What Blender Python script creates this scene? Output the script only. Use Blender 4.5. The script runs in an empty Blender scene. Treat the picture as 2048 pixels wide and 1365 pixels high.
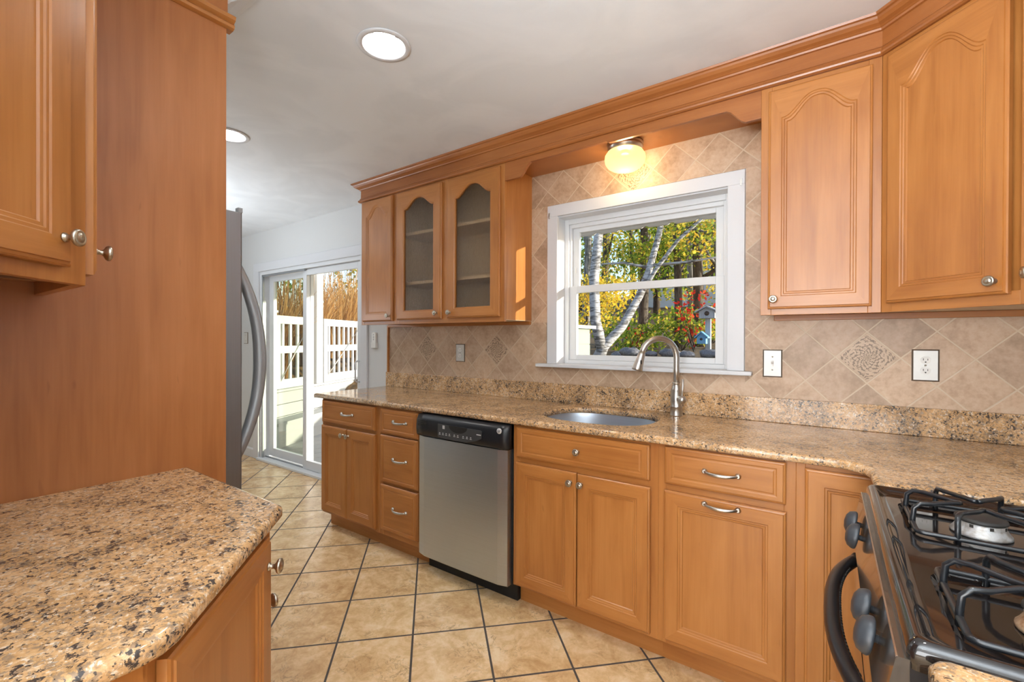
import bpy, bmesh, math, random
from mathutils import Vector, Matrix
from mathutils.geometry import tessellate_polygon

sc = bpy.context.scene
col = sc.collection
PI = math.pi

# ------------------------------------------------------------------ camera
HC = 1.29145
F_PX, YAW, PITCH, ROLL = 902.288, 0.6118106, -0.0039290, 0.0034995
fw = Vector((-math.sin(YAW)*math.cos(PITCH), math.cos(YAW)*math.cos(PITCH), math.sin(PITCH)))
rt0 = Vector((math.cos(YAW), math.sin(YAW), 0)); up0 = rt0.cross(fw)
rt = rt0*math.cos(ROLL) + up0*math.sin(ROLL); up = up0*math.cos(ROLL) - rt0*math.sin(ROLL)
cd = bpy.data.cameras.new('camera'); cam = bpy.data.objects.new('camera', cd); col.objects.link(cam)
cd.sensor_fit = 'HORIZONTAL'; cd.sensor_width = 36.0; cd.lens = F_PX/2048*36.0; cd.clip_start = 0.02; cd.clip_end = 300
m = Matrix((rt, up, -fw)).transposed().to_4x4(); m.translation = Vector((0, 0, HC)); cam.matrix_world = m
sc.camera = cam

# ------------------------------------------------------------------ world, sun, exposure
sc.view_settings.view_transform = 'Standard'; sc.view_settings.look = 'None'
sc.view_settings.gamma = 1.0; sc.view_settings.use_curve_mapping = False
sc.view_settings.exposure = 0.0
w = bpy.data.worlds.new('world'); sc.world = w; w.use_nodes = True
wn = w.node_tree.nodes; wl = w.node_tree.links; wn.clear()
wo = wn.new('ShaderNodeOutputWorld'); bg = wn.new('ShaderNodeBackground'); sky = wn.new('ShaderNodeTexSky')
sky.sky_type = 'NISHITA'; sky.sun_disc = False; sky.sun_elevation = math.radians(24); sky.sun_rotation = math.radians(75)
sky.altitude = 50; sky.air_density = 1.0; sky.dust_density = 1.5; sky.ozone_density = 1.5
bg.inputs[1].default_value = 0.42
wl.new(sky.outputs[0], bg.inputs[0]); wl.new(bg.outputs[0], wo.inputs[0])

def add_light(name, kind, loc, energy, color=(1, 1, 1), direction=None, parent=None, **kw):
    ld = bpy.data.lights.new(name, kind); ld.energy = energy; ld.color = color
    for k, v in kw.items(): setattr(ld, k, v)
    o = bpy.data.objects.new(name, ld); col.objects.link(o); o.location = loc
    if direction is not None: o.rotation_euler = Vector(direction).to_track_quat('-Z', 'Y').to_euler()
    if parent is not None:
        o.parent = parent; o.location = Vector(loc) - parent.location
    return o
add_light('sun', 'SUN', (6, 6, 4), 11.0, (1.0, 0.91, 0.76), (-3.4, -1.0, -0.42), angle=math.radians(0.5))
# unseen area lamp added behind the camera to brighten the room
add_light('rear_fill', 'AREA', (-0.4, -3.85, 1.30), 260, (0.95, 0.975, 1.0), (0.02, 1, 0.16), shape='RECTANGLE', size=4.4, size_y=2.0)

# added uplights that brighten the ceiling, behind the camera and in the dining end
add_light('ceiling_fill', 'AREA', (-0.1, -0.9, 1.5), 128, (0.84, 0.93, 1.0), (0, 0.12, 1), shape='DISK', size=1.0)
add_light('dining_fill', 'AREA', (-4.3, 0.85, 1.5), 32, (0.88, 0.94, 1.0), (0.1, 0.1, 1), shape='DISK', size=0.8)

# ------------------------------------------------------------------ mesh helpers
def empty(name, loc, label=None, cat=None, group=None, kind=None):
    o = bpy.data.objects.new(name, None); col.objects.link(o); o.location = loc; o.empty_display_size = 0.05
    return tag(o, label, cat, group, kind)
def tag(o, label=None, cat=None, group=None, kind=None):
    if label: o['label'] = label
    if cat: o['category'] = cat
    if group: o['group'] = group
    if kind: o['kind'] = kind
    return o
def root_loc(p):
    v = Vector((0, 0, 0))
    while p is not None:
        v += p.location; p = p.parent
    return v

class MB:
    def __init__(s): s.bm = bmesh.new(); s.T = Matrix.Identity(4)
    def v(s, p): return s.bm.verts.new(s.T @ Vector(p))
    def face(s, vs, smooth=False, mi=0):
        try: f = s.bm.faces.new(vs)
        except ValueError: return None
        f.smooth = smooth; f.material_index = mi; return f
    def box(s, x0, x1, y0, y1, z0, z1, mi=0):
        p = [s.v((x, y, z)) for z in (z0, z1) for y in (y0, y1) for x in (x0, x1)]
        for q in ((0, 2, 3, 1), (4, 5, 7, 6), (0, 1, 5, 4), (2, 6, 7, 3), (0, 4, 6, 2), (1, 3, 7, 5)): s.face([p[i] for i in q], mi=mi)
        return s
    def loops(s, L, closed=True, cap0=False, cap1=False, smooth=False, mi=0):
        R = [[s.v(p) for p in l] for l in L]
        for a, b in zip(R, R[1:]):
            n = len(a)
            for i in range(n if closed else n-1):
                j = (i+1) % n; s.face([a[i], a[j], b[j], b[i]], smooth, mi)
        if cap0: s.face(list(reversed(R[0])), False, mi)
        if cap1: s.face(R[-1], False, mi)
        return R
    def prism(s, pts, a, b, axis='y', mi=0, smooth=False):
        f = {'y': lambda p, t: (p[0], t, p[1]), 'z': lambda p, t: (p[0], p[1], t), 'x': lambda p, t: (t, p[0], p[1])}[axis]
        s.loops([[f(p, a) for p in pts], [f(p, b) for p in pts]], cap0=True, cap1=True, mi=mi, smooth=smooth); return s
    def lathe(s, prof, o, axis=(0, 0, 1), n=24, mi=0, smooth=True, cap=True):
        ax = Vector(axis).normalized(); t = Vector((1, 0, 0)) if abs(ax.x) < .9 else Vector((0, 1, 0))
        u = ax.cross(t).normalized(); w2 = ax.cross(u); o = Vector(o); L = []
        for r, h in prof:
            r = max(r, 1e-5); L.append([o + ax*h + (u*math.cos(2*PI*i/n) + w2*math.sin(2*PI*i/n))*r for i in range(n)])
        s.loops(L, cap0=cap, cap1=cap, smooth=smooth, mi=mi); return s
    def tube(s, pts, r, n=10, mi=0, closed=False, flat=None):
        P = [Vector(p) for p in pts]; L = []; k = len(P); prev = None
        rr = r if isinstance(r, (list, tuple)) else [r]*k
        for i in range(k):
            if closed: t = P[(i+1) % k] - P[i-1]
            else: t = P[min(i+1, k-1)] - P[max(i-1, 0)]
            t.normalize()
            if prev is None:
                a = Vector((0, 0, 1)) if abs(t.z) < .9 else Vector((1, 0, 0)); u = t.cross(a).normalized()
            else:
                u = prev - t*prev.dot(t); u.normalize()
            prev = u; w2 = t.cross(u); fl = flat or 1.0
            L.append([P[i] + (u*math.cos(2*PI*j/n)*fl + w2*math.sin(2*PI*j/n))*rr[i] for j in range(n)])
        if closed: L.append(L[0])
        s.loops(L, cap0=not closed, cap1=not closed, smooth=True, mi=mi); return s
    def ball(s, c, r, n=12, mi=0, sc3=(1, 1, 1)):
        c = Vector(c); L = []
        for i in range(1, n//2):
            a = PI*i/(n//2); L.append([c + Vector((math.cos(2*PI*j/n)*math.sin(a)*r*sc3[0], math.sin(2*PI*j/n)*math.sin(a)*r*sc3[1], -math.cos(a)*r*sc3[2])) for j in range(n)])
        s.loops(L, cap0=True, cap1=True, smooth=True, mi=mi); return s
    def build(s, name, mat, parent=None, bevel=0, merge=False):
        off = root_loc(parent)
        if merge: bmesh.ops.remove_doubles(s.bm, verts=s.bm.verts, dist=1e-5)
        bmesh.ops.recalc_face_normals(s.bm, faces=s.bm.faces)
        if off.length > 0: bmesh.ops.translate(s.bm, vec=-off, verts=s.bm.verts)
        me = bpy.data.meshes.new(name); s.bm.to_mesh(me); s.bm.free()
        for mm in (mat if isinstance(mat, (list, tuple)) else [mat]): me.materials.append(mm)
        o = bpy.data.objects.new(name, me); col.objects.link(o); o.parent = parent
        if bevel:
            b = o.modifiers.new('bevel', 'BEVEL'); b.width = bevel; b.segments = 2; b.limit_method = 'ANGLE'; b.angle_limit = math.radians(40)
        return o
def bx(name, mat, parent, *a, bevel=0):
    b = MB(); b.box(*a); return b.build(name, mat, parent, bevel)
def place_copy(src, name, parent, world_loc, rotz=0):
    o = src.copy(); o.name = name; col.objects.link(o); o.parent = parent
    o.location = Vector(world_loc) - root_loc(parent); o.rotation_euler = (0, 0, rotz); return o
def inset_poly(pts, d):
    n = len(pts); out = []
    A = sum(pts[i][0]*pts[(i+1) % n][1] - pts[(i+1) % n][0]*pts[i][1] for i in range(n)); sg = 1 if A > 0 else -1
    for i in range(n):
        p0, p1, p2 = Vector(pts[i-1]), Vector(pts[i]), Vector(pts[(i+1) % n])
        a = (p1-p0).normalized(); b = (p2-p1).normalized()
        na = Vector((-a.y, a.x))*sg; nb = Vector((-b.y, b.x))*sg
        k = na + nb; k = k/max(k.length_squared/2, .25)
        out.append((p1.x + k.x*d, p1.y + k.y*d))
    return out
def offset_path(pts, d):
    out = []; n = len(pts)
    for i in range(n):
        p1 = Vector(pts[i]); a = (p1 - Vector(pts[i-1])).normalized() if i > 0 else None; b = (Vector(pts[i+1]) - p1).normalized() if i < n-1 else None
        if a is None: a = b
        if b is None: b = a
        na = Vector((a.y, -a.x)); nb = Vector((b.y, -b.x)); k = na + nb; k = k/max(k.length_squared/2, .2)
        out.append((p1.x + k.x*d, p1.y + k.y*d))
    return out

# ------------------------------------------------------------------ materials
def mat(name):
    m = bpy.data.materials.new(name); m.use_nodes = True; nt = m.node_tree; return m, nt, nt.nodes, nt.links, nt.nodes['Principled BSDF']
def plain(name, c, rough=.5, metal=0, coat=0, spec=.5, emit=None, es=0):
    m, nt, n, l, b = mat(name); b.inputs['Base Color'].default_value = (*c, 1); b.inputs['Roughness'].default_value = rough
    b.inputs['Metallic'].default_value = metal; b.inputs['Coat Weight'].default_value = coat; b.inputs['Specular IOR Level'].default_value = spec
    if emit: b.inputs['Emission Color'].default_value = (*emit, 1); b.inputs['Emission Strength'].default_value = es
    return m
def ramp(n, stops, interp='LINEAR'):
    r = n.new('ShaderNodeValToRGB'); r.color_ramp.interpolation = interp
    e = r.color_ramp.elements
    e[0].position, e[0].color = stops[0][0], (*stops[0][1], 1); e[1].position, e[1].color = stops[-1][0], (*stops[-1][1], 1)
    for p, c in stops[1:-1]:
        k = e.new(p); k.color = (*c, 1)
    return r
def noise(n, l, vec, scale, detail=4, rough=.55, dist=0, sc3=None):
    t = n.new('ShaderNodeTexNoise'); t.inputs['Scale'].default_value = scale; t.inputs['Detail'].default_value = detail
    t.inputs['Roughness'].default_value = rough; t.inputs['Distortion'].default_value = dist
    if sc3:
        mp = n.new('ShaderNodeMapping'); mp.inputs['Scale'].default_value = sc3; l.new(vec, mp.inputs[0]); vec = mp.outputs[0]
    l.new(vec, t.inputs['Vector']); return t
def mix(n, l, fac, a, b, blend='MIX'):
    x = n.new('ShaderNodeMix'); x.data_type = 'RGBA'; x.blend_type = blend
    if isinstance(fac, (int, float)): x.inputs[0].default_value = fac
    else: l.new(fac, x.inputs[0])
    for s, i in ((a, 6), (b, 7)):
        if isinstance(s, tuple): x.inputs[i].default_value = (*s, 1)
        else: l.new(s, x.inputs[i])
    return x.outputs[2]
def math_(n, l, op, a, b=None, c=None):
    x = n.new('ShaderNodeMath'); x.operation = op
    for i, s in enumerate((a, b, c)):
        if s is None: continue
        if isinstance(s, (int, float)): x.inputs[i].default_value = s
        else: l.new(s, x.inputs[i])
    return x.outputs[0]
def bump(n, l, b, h, strength, dist=.002):
    k = n.new('ShaderNodeBump'); k.inputs['Strength'].default_value = strength; k.inputs['Distance'].default_value = dist
    l.new(h, k.inputs['Height']); l.new(k.outputs[0], b.inputs['Normal']); return k

def wood(name, c_lo, c_mid, c_hi, horiz=False, rough=.33):
    m, nt, n, l, b = mat(name)
    g = n.new('ShaderNodeNewGeometry'); pos = g.outputs['Position']
    ob = n.new('ShaderNodeObjectInfo')
    add = n.new('ShaderNodeVectorMath'); add.operation = 'ADD'; l.new(pos, add.inputs[0])
    cr = n.new('ShaderNodeVectorMath'); cr.operation = 'SCALE'; cr.inputs[0].default_value = (3.1, 2.3, 5.7); l.new(ob.outputs['Random'], cr.inputs['Scale'])
    l.new(cr.outputs[0], add.inputs[1]); v = add.outputs[0]
    s1 = (1.5, 1.5, 14) if horiz else (14, 14, 1.5)
    s2 = (4, 4, 120) if horiz else (120, 120, 4)
    n1 = noise(n, l, v, 1.6, 3, .5, .6, s1); n2 = noise(n, l, v, 1.0, 3, .6, 0, s2); n3 = noise(n, l, v, 2.3, 2, .5, .3)
    f = math_(n, l, 'ADD', math_(n, l, 'MULTIPLY', n1.outputs['Fac'], .45), math_(n, l, 'ADD', math_(n, l, 'MULTIPLY', n2.outputs['Fac'], .2), math_(n, l, 'MULTIPLY', n3.outputs['Fac'], .35)))
    r = ramp(n, [(.31, c_lo), (.5, c_mid), (.69, c_hi)]); l.new(f, r.inputs[0])
    # small darker flecks of the maple figure
    fl = noise(n, l, v, 5, 2, .5, .2, (9, 9, 2) if not horiz else (2, 2, 9)); fr = ramp(n, [(.72, (0, 0, 0)), (.84, (.45, .45, .45))]); l.new(fl.outputs['Fac'], fr.inputs[0])
    c = mix(n, l, fr.outputs[0], r.outputs[0], tuple(x*.6 for x in c_lo))
    l.new(c, b.inputs['Base Color']); b.inputs['Roughness'].default_value = rough
    b.inputs['Coat Weight'].default_value = .16; b.inputs['Coat Roughness'].default_value = .22; b.inputs['Specular IOR Level'].default_value = .4
    bump(n, l, b, n2.outputs['Fac'], .08, .001)
    return m
WL, WM, WH = (.31, .106, .022), (.41, .157, .037), (.49, .205, .055)
M = {}
M['wood'] = wood('maple_vertical', WL, WM, WH)
M['woodh'] = wood('maple_horizontal', WL, WM, WH, True)
M['woodc'] = wood('maple_molding_redder_stain', (.25, .080, .019), (.335, .115, .029), (.40, .150, .043), True)
M['wood_in'] = plain('cabinet_interior', (.68, .55, .40), .7, spec=.2)
M['wood_dark'] = plain('dark_maple', (.20, .08, .025), .5)  # darker maple for one toe kick and a bottom rail
M['panelwood'] = wood('maple_veneer_panel', (.32, .11, .03), (.405, .150, .044), (.47, .185, .062), False, .4)
M['white'] = plain('white_trim_paint', (.66, .67, .69), .35)
M['vinyl'] = plain('white_vinyl', (.70, .71, .72), .3)
M['wallpaint'] = plain('grey_wall_paint', (.64, .645, .64), .7)
M['alu'] = plain('white_aluminium', (.72, .74, .76), .35)
M['track'] = plain('door_track_grey', (.32, .34, .36), .4, .5)
M['black'] = plain('black_enamel', (.012, .010, .010), .08, 0, .6)
M['blackp'] = plain('black_plastic', (.012, .012, .014), .28, spec=.35)
M['knobgrey'] = plain('charcoal_knob_plastic', (.035, .04, .047), .38)
M['rubber'] = plain('matte_black', (.008, .008, .008), .6)
M['chrome'] = plain('polished_steel', (.72, .72, .72), .15, 1)
M['white_plastic'] = plain('white_plastic', (.78, .77, .74), .4)
M['slot'] = plain('slot_dark', (.03, .025, .02), .6)
M['bulb'] = plain('lamp_bulb', (1, 1, 1), .4, emit=(1.0, .98, .95), es=210.0)
M['mark'] = plain('printed_mark', (.55, .55, .55), .5)

def brushed(name, c, rough, axis):
    m, nt, n, l, b = mat(name); g = n.new('ShaderNodeNewGeometry')
    t = noise(n, l, g.outputs['Position'], 1, 3, .6, 0, axis); r = ramp(n, [(.3, tuple(x*.92 for x in c)), (.7, c)]); l.new(t.outputs['Fac'], r.inputs[0]); l.new(r.outputs[0], b.inputs['Base Color'])
    b.inputs['Metallic'].default_value = 1; b.inputs['Roughness'].default_value = rough
    bump(n, l, b, t.outputs['Fac'], .05, .0005); return m
M['steel'] = brushed('brushed_stainless', (.56, .63, .72), .36, (3, 3, 500))
M['steel_v'] = brushed('brushed_stainless_fridge', (.30, .31, .33), .42, (400, 400, 3))
M['nickel'] = brushed('brushed_nickel', (.56, .54, .50), .3, (60, 60, 60))
M['pewter'] = brushed('antique_pewter', (.50, .45, .37), .3, (90, 90, 90))
M['plate_face'] = plain('satin_plate_face', (.60, .59, .56), .38, .25); M['pewter_dark'] = plain('dark_plate_edge', (.22, .18, .14), .35, .8)
M['plate'] = brushed('stainless_cover_plate', (.62, .60, .56), .35, (4, 4, 300))

def granite():
    m, nt, n, l, b = mat('speckled_granite'); g = n.new('ShaderNodeNewGeometry'); p = g.outputs['Position']
    big = noise(n, l, p, 6, 5, .6, .8); mid = noise(n, l, p, 70, 5, .7, .8)
    f = math_(n, l, 'ADD', math_(n, l, 'MULTIPLY', big.outputs['Fac'], .4), math_(n, l, 'MULTIPLY', mid.outputs['Fac'], .6))
    r = ramp(n, [(.36, (.24, .145, .07)), (.45, (.50, .285, .12)), (.53, (.62, .37, .175)), (.62, (.71, .51, .32))]); l.new(f, r.inputs[0])
    cr = noise(n, l, p, 120, 3, .6, .4); crr = ramp(n, [(.58, (0, 0, 0)), (.66, (.8, .8, .8))]); l.new(cr.outputs['Fac'], crr.inputs[0])
    c = mix(n, l, crr.outputs[0], r.outputs[0], (.78, .68, .55))
    bo = math_(n, l, 'MULTIPLY', math_(n, l, 'SUBTRACT', big.outputs['Fac'], .5), -.22)
    gr = noise(n, l, p, 105, 4, .7, .7); off = math_(n, l, 'ADD', gr.outputs['Fac'], bo)
    grr = ramp(n, [(.50, (0, 0, 0)), (.57, (1, 1, 1))]); l.new(off, grr.inputs[0])
    c = mix(n, l, math_(n, l, 'MULTIPLY', grr.outputs[0], .62), c, (.19, .155, .125))
    dk_ = noise(n, l, p, 135, 4, .62, .5); cl = noise(n, l, p, 34, 2, .5)
    k = math_(n, l, 'ADD', dk_.outputs['Fac'], math_(n, l, 'ADD', math_(n, l, 'MULTIPLY', math_(n, l, 'SUBTRACT', cl.outputs['Fac'], .5), .42), bo))
    kr = ramp(n, [(.565, (0, 0, 0)), (.615, (1, 1, 1))]); l.new(k, kr.inputs[0])
    c = mix(n, l, math_(n, l, 'MULTIPLY', kr.outputs[0], .94), c, (.035, .033, .034))
    l.new(c, b.inputs['Base Color']); b.inputs['Roughness'].default_value = .12; b.inputs['Specular IOR Level'].default_value = .5
    return m
M['granite'] = granite()

def floor_tile():
    m, nt, n, l, b = mat('beige_floor_tile'); g = n.new('ShaderNodeNewGeometry'); p = g.outputs['Position']
    xyz = n.new('ShaderNodeSeparateXYZ'); l.new(p, xyz.inputs[0]); s = .31438/math.sqrt(2)
    X = math_(n, l, 'SUBTRACT', xyz.outputs[0], -3.0343); Y = math_(n, l, 'SUBTRACT', xyz.outputs[1], 1.584)
    J = math_(n, l, 'DIVIDE', math_(n, l, 'ADD', X, Y), 2*s); I = math_(n, l, 'DIVIDE', math_(n, l, 'SUBTRACT', X, Y), 2*s)
    def dist(v): return math_(n, l, 'ABSOLUTE', math_(n, l, 'SUBTRACT', v, math_(n, l, 'ROUND', v)))
    d = math_(n, l, 'MINIMUM', dist(J), dist(I))
    gm = n.new('ShaderNodeMapRange'); gm.inputs['From Min'].default_value = .0125; gm.inputs['From Max'].default_value = .0160; l.new(d, gm.inputs[0])
    cx = n.new('ShaderNodeCombineXYZ'); l.new(math_(n, l, 'FLOOR', J), cx.inputs[0]); l.new(math_(n, l, 'FLOOR', I), cx.inputs[1])
    wn_ = n.new('ShaderNodeTexWhiteNoise'); wn_.noise_dimensions = '3D'; l.new(cx.outputs[0], wn_.inputs['Vector'])
    va = n.new('ShaderNodeVectorMath'); va.operation = 'MULTIPLY_ADD'; l.new(wn_.outputs['Color'], va.inputs[0]); va.inputs[1].default_value = (7, 7, 7); l.new(p, va.inputs[2])
    v = va.outputs[0]
    a = noise(n, l, v, 8, 6, .66, .7); a2 = noise(n, l, v, 34, 5, .65, .8)
    f = math_(n, l, 'ADD', math_(n, l, 'MULTIPLY', a.outputs['Fac'], .7), math_(n, l, 'MULTIPLY', a2.outputs['Fac'], .3))
    r = ramp(n, [(.34, (.52, .305, .13)), (.46, (.66, .425, .205)), (.55, (.77, .53, .285)), (.66, (.84, .64, .395))]); l.new(f, r.inputs[0])
    ve = noise(n, l, v, 11, 5, .6, 2.2); vd = math_(n, l, 'ABSOLUTE', math_(n, l, 'SUBTRACT', ve.outputs['Fac'], .5)); vr = ramp(n, [(.0, (.75, .75, .75)), (.022, (0, 0, 0))]); l.new(vd, vr.inputs[0])
    vm = noise(n, l, v, 7, 2); vmr = ramp(n, [(.5, (0, 0, 0)), (.62, (1, 1, 1))]); l.new(vm.outputs['Fac'], vmr.inputs[0])
    c = mix(n, l, math_(n, l, 'MULTIPLY', vr.outputs[0], vmr.outputs[0]), r.outputs[0], (.27, .17, .08))
    tv = mix(n, l, .14, c, wn_.outputs['Value'], 'SOFT_LIGHT')
    c2 = mix(n, l, gm.outputs[0], (.075, .06, .048), tv)
    l.new(c2, b.inputs['Base Color'])
    rr = n.new('ShaderNodeMapRange'); rr.inputs['To Min'].default_value = .8; rr.inputs['To Max'].default_value = .27; l.new(gm.outputs[0], rr.inputs[0]); l.new(rr.outputs[0], b.inputs['Roughness'])
    h = math_(n, l, 'ADD', math_(n, l, 'MULTIPLY', gm.outputs[0], .6), math_(n, l, 'MULTIPLY', a2.outputs['Fac'], .4)); bump(n, l, b, h, .25, .0015)
    return m
M['floor'] = floor_tile()

def wall_tile(name, deco=False):
    m, nt, n, l, b = mat(name); g = n.new('ShaderNodeNewGeometry'); p = g.outputs['Position']
    uv = n.new('ShaderNodeUVMap'); sp = n.new('ShaderNodeSeparateXYZ'); l.new(uv.outputs[0], sp.inputs[0])
    def dist(v): return math_(n, l, 'ABSOLUTE', math_(n, l, 'SUBTRACT', v, math_(n, l, 'ROUND', v)))
    a = noise(n, l, p, 9, 5, .6, .5); a2 = noise(n, l, p, 60, 3, .6)
    f = math_(n, l, 'ADD', math_(n, l, 'MULTIPLY', a.outputs['Fac'], .6), math_(n, l, 'MULTIPLY', a2.outputs['Fac'], .4))
    r = ramp(n, [(.36, (.40, .265, .165)), (.5, (.51, .35, .23)), (.64, (.58, .425, .30))]); l.new(f, r.inputs[0])
    b.inputs['Roughness'].default_value = .42
    if not deco:
        d = math_(n, l, 'MINIMUM', dist(sp.outputs[0]), dist(sp.outputs[1]))
        gm = n.new('ShaderNodeMapRange'); gm.inputs['From Min'].default_value = .014; gm.inputs['From Max'].default_value = .022; l.new(d, gm.inputs[0])
        cx = n.new('ShaderNodeCombineXYZ'); l.new(math_(n, l, 'FLOOR', sp.outputs[0]), cx.inputs[0]); l.new(math_(n, l, 'FLOOR', sp.outputs[1]), cx.inputs[1])
        wn_ = n.new('ShaderNodeTexWhiteNoise'); l.new(cx.outputs[0], wn_.inputs['Vector'])
        t = mix(n, l, .16, r.outputs[0], wn_.outputs['Value'], 'OVERLAY')
        c = mix(n, l, gm.outputs[0], (.60, .47, .33), t); l.new(c, b.inputs['Base Color'])
        h = math_(n, l, 'ADD', gm.outputs[0], math_(n, l, 'MULTIPLY', a2.outputs['Fac'], .25)); bump(n, l, b, h, .35, .0015)
    else:
        # embossed medallion: a ring, scrolled leaves in it and in the four corners
        U = math_(n, l, 'SUBTRACT', sp.outputs[0], .5); V = math_(n, l, 'SUBTRACT', sp.outputs[1], .5)
        rad = math_(n, l, 'SQRT', math_(n, l, 'ADD', math_(n, l, 'MULTIPLY', U, U), math_(n, l, 'MULTIPLY', V, V)))
        wob = noise(n, l, p, 60, 2, .5); wv = math_(n, l, 'MULTIPLY', math_(n, l, 'SUBTRACT', wob.outputs['Fac'], .5), .16)
        th = math_(n, l, 'ADD', math_(n, l, 'ARCTAN2', V, U), math_(n, l, 'MULTIPLY', wv, 3.0)); rw = math_(n, l, 'ADD', rad, wv)
        def sn(x): return math_(n, l, 'SINE', x)
        pet = math_(n, l, 'MULTIPLY', sn(math_(n, l, 'MULTIPLY', th, 8)), sn(math_(n, l, 'MULTIPLY_ADD', rw, 52, 1.0)))
        curl = math_(n, l, 'MULTIPLY', sn(math_(n, l, 'MULTIPLY_ADD', rw, 78, 0.4)), sn(math_(n, l, 'ADD', math_(n, l, 'MULTIPLY', th, 16), math_(n, l, 'MULTIPLY', rw, 30))))
        inner = math_(n, l, 'ADD', math_(n, l, 'MULTIPLY', pet, .45), math_(n, l, 'MULTIPLY', curl, .8))
        ring = math_(n, l, 'LESS_THAN', math_(n, l, 'ABSOLUTE', math_(n, l, 'SUBTRACT', rad, .42)), .02)
        edge = math_(n, l, 'GREATER_THAN', math_(n, l, 'MAXIMUM', math_(n, l, 'ABSOLUTE', U), math_(n, l, 'ABSOLUTE', V)), .47)
        nz = noise(n, l, p, 150, 2)
        hraw = math_(n, l, 'ADD', inner, math_(n, l, 'MULTIPLY', math_(n, l, 'SUBTRACT', nz.outputs['Fac'], .5), 1.2))
        hh = math_(n, l, 'MAXIMUM', math_(n, l, 'MAXIMUM', ring, edge), math_(n, l, 'GREATER_THAN', hraw, -.12))
        c = mix(n, l, hh, (.21, .14, .09), mix(n, l, .35, r.outputs[0], (.60, .46, .32))); l.new(c, b.inputs['Base Color'])
        bump(n, l, b, hh, .4, .002)
    return m
M['tile'] = wall_tile('beige_wall_tile'); M['deco'] = wall_tile('embossed_accent_tile', True)

def ceiling_mat():
    m, nt, n, l, b = mat('patched_ceiling_paint'); g = n.new('ShaderNodeNewGeometry'); p = g.outputs['Position']
    a = noise(n, l, p, 2.2, 4, .5, 1.4); r = ramp(n, [(.42, (.73, .755, .78)), (.6, (.785, .81, .835))]); l.new(a.outputs['Fac'], r.inputs[0])
    l.new(r.outputs[0], b.inputs['Base Color']); b.inputs['Roughness'].default_value = .6
    t = noise(n, l, p, 14, 6, .65, 2.5); bump(n, l, b, t.outputs['Fac'], .12, .004); return m
M['ceiling'] = ceiling_mat()

def pane(name, tint=(1, 1, 1), gloss=.9, rough=.0, frost=0.0, bmp=0):
    m, nt, n, l, b = mat(name); n.remove(b); out = n['Material Output']
    tr = n.new('ShaderNodeBsdfTransparent'); tr.inputs[0].default_value = (*tint, 1)
    gl = n.new('ShaderNodeBsdfGlossy'); gl.inputs['Roughness'].default_value = rough; gl.inputs[0].default_value = (gloss, gloss, gloss, 1)
    fr = n.new('ShaderNodeFresnel'); gb = n.new('ShaderNodeNewGeometry')   # the same reflectance on both faces of the sheet
    l.new(math_(n, l, 'MULTIPLY_ADD', gb.outputs['Backfacing'], 1/1.45 - 1.45, 1.45), fr.inputs[0])
    base = tr.outputs[0]
    if bmp:
        g = n.new('ShaderNodeNewGeometry'); t = noise(n, l, g.outputs['Position'], 1, 3, .6, 1.0, (130, 130, 55)); k = n.new('ShaderNodeBump'); k.inputs['Strength'].default_value = bmp; k.inputs['Distance'].default_value = .003
        l.new(t.outputs['Fac'], k.inputs['Height']); l.new(k.outputs[0], gl.inputs['Normal']); l.new(k.outputs[0], fr.inputs['Normal'])
    if frost:
        rf = n.new('ShaderNodeBsdfRefraction'); rf.inputs['IOR'].default_value = 1.12; rf.inputs['Roughness'].default_value = .12; rf.inputs[0].default_value = (*tint, 1)
        if bmp: l.new(k.outputs[0], rf.inputs['Normal'])
        mx = n.new('ShaderNodeMixShader'); mx.inputs[0].default_value = frost; l.new(tr.outputs[0], mx.inputs[1]); l.new(rf.outputs[0], mx.inputs[2]); base = mx.outputs[0]
    m2 = n.new('ShaderNodeMixShader'); l.new(fr.outputs[0], m2.inputs[0]); l.new(base, m2.inputs[1]); l.new(gl.outputs[0], m2.inputs[2]); l.new(m2.outputs[0], out.inputs[0])
    return m
M['glass'] = pane('window_glass', (.97, .98, .98))
M['glass_screen'] = pane('screened_door_glass', (.80, .84, .78))
M['rain'] = pane('rain_glass', (.88, .84, .78), .6, .16, .55, .9)

# ------------------------------------------------------------------ the room shell
CEIL = 2.436
def rise(x): return .0068*(x + 2.85)          # the ceiling is a little out of level along the window wall
def tilt(b):
    for v in b.bm.verts: v.co.z += rise(v.co.x)
X0, X1, YB, YF = -6.2, 0.765, -4.0, 2.4
WX0, WX1, WZ0, WZ1 = -1.345, -0.398, 1.135, 2.04       # window opening
DX0, DX1, DZ1 = -4.975, -3.235, 2.0                     # sliding door opening
b = MB(); b.box(X0-.15, 0.915, YB-.15, YF+.14, -.12, 0); tag(b.build('floor', M['floor']), kind='structure')
cans = [(-1.437, 1.165), (-2.77, 1.165), (-0.05, 0.95), (-0.05, -1.6), (-4.3, 1.165)]  # the later ones are out of view, added to brighten the room
b = MB(); CR = .082
def ring_pts(cx, cy, r, n=32): return [(cx + r*math.cos(2*PI*i/n), cy + r*math.sin(2*PI*i/n)) for i in range(n)]
outer = [(X0-.15, YB-.15), (0.915, YB-.15), (0.915, YF+.15), (X0-.15, YF+.15)]
es = []
for P in [outer] + [ring_pts(x, y, CR) for x, y in cans]:
    vs = [b.v((p[0], p[1], CEIL)) for p in P]
    es += [b.bm.edges.new((vs[i], vs[(i+1) % len(vs)])) for i in range(len(vs))]
bmesh.ops.triangle_fill(b.bm, use_beauty=True, use_dissolve=False, edges=es)
top = bmesh.ops.extrude_face_region(b.bm, geom=list(b.bm.faces))
bmesh.ops.translate(b.bm, vec=(0, 0, .18), verts=[e for e in top['geom'] if isinstance(e, bmesh.types.BMVert)])
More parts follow.
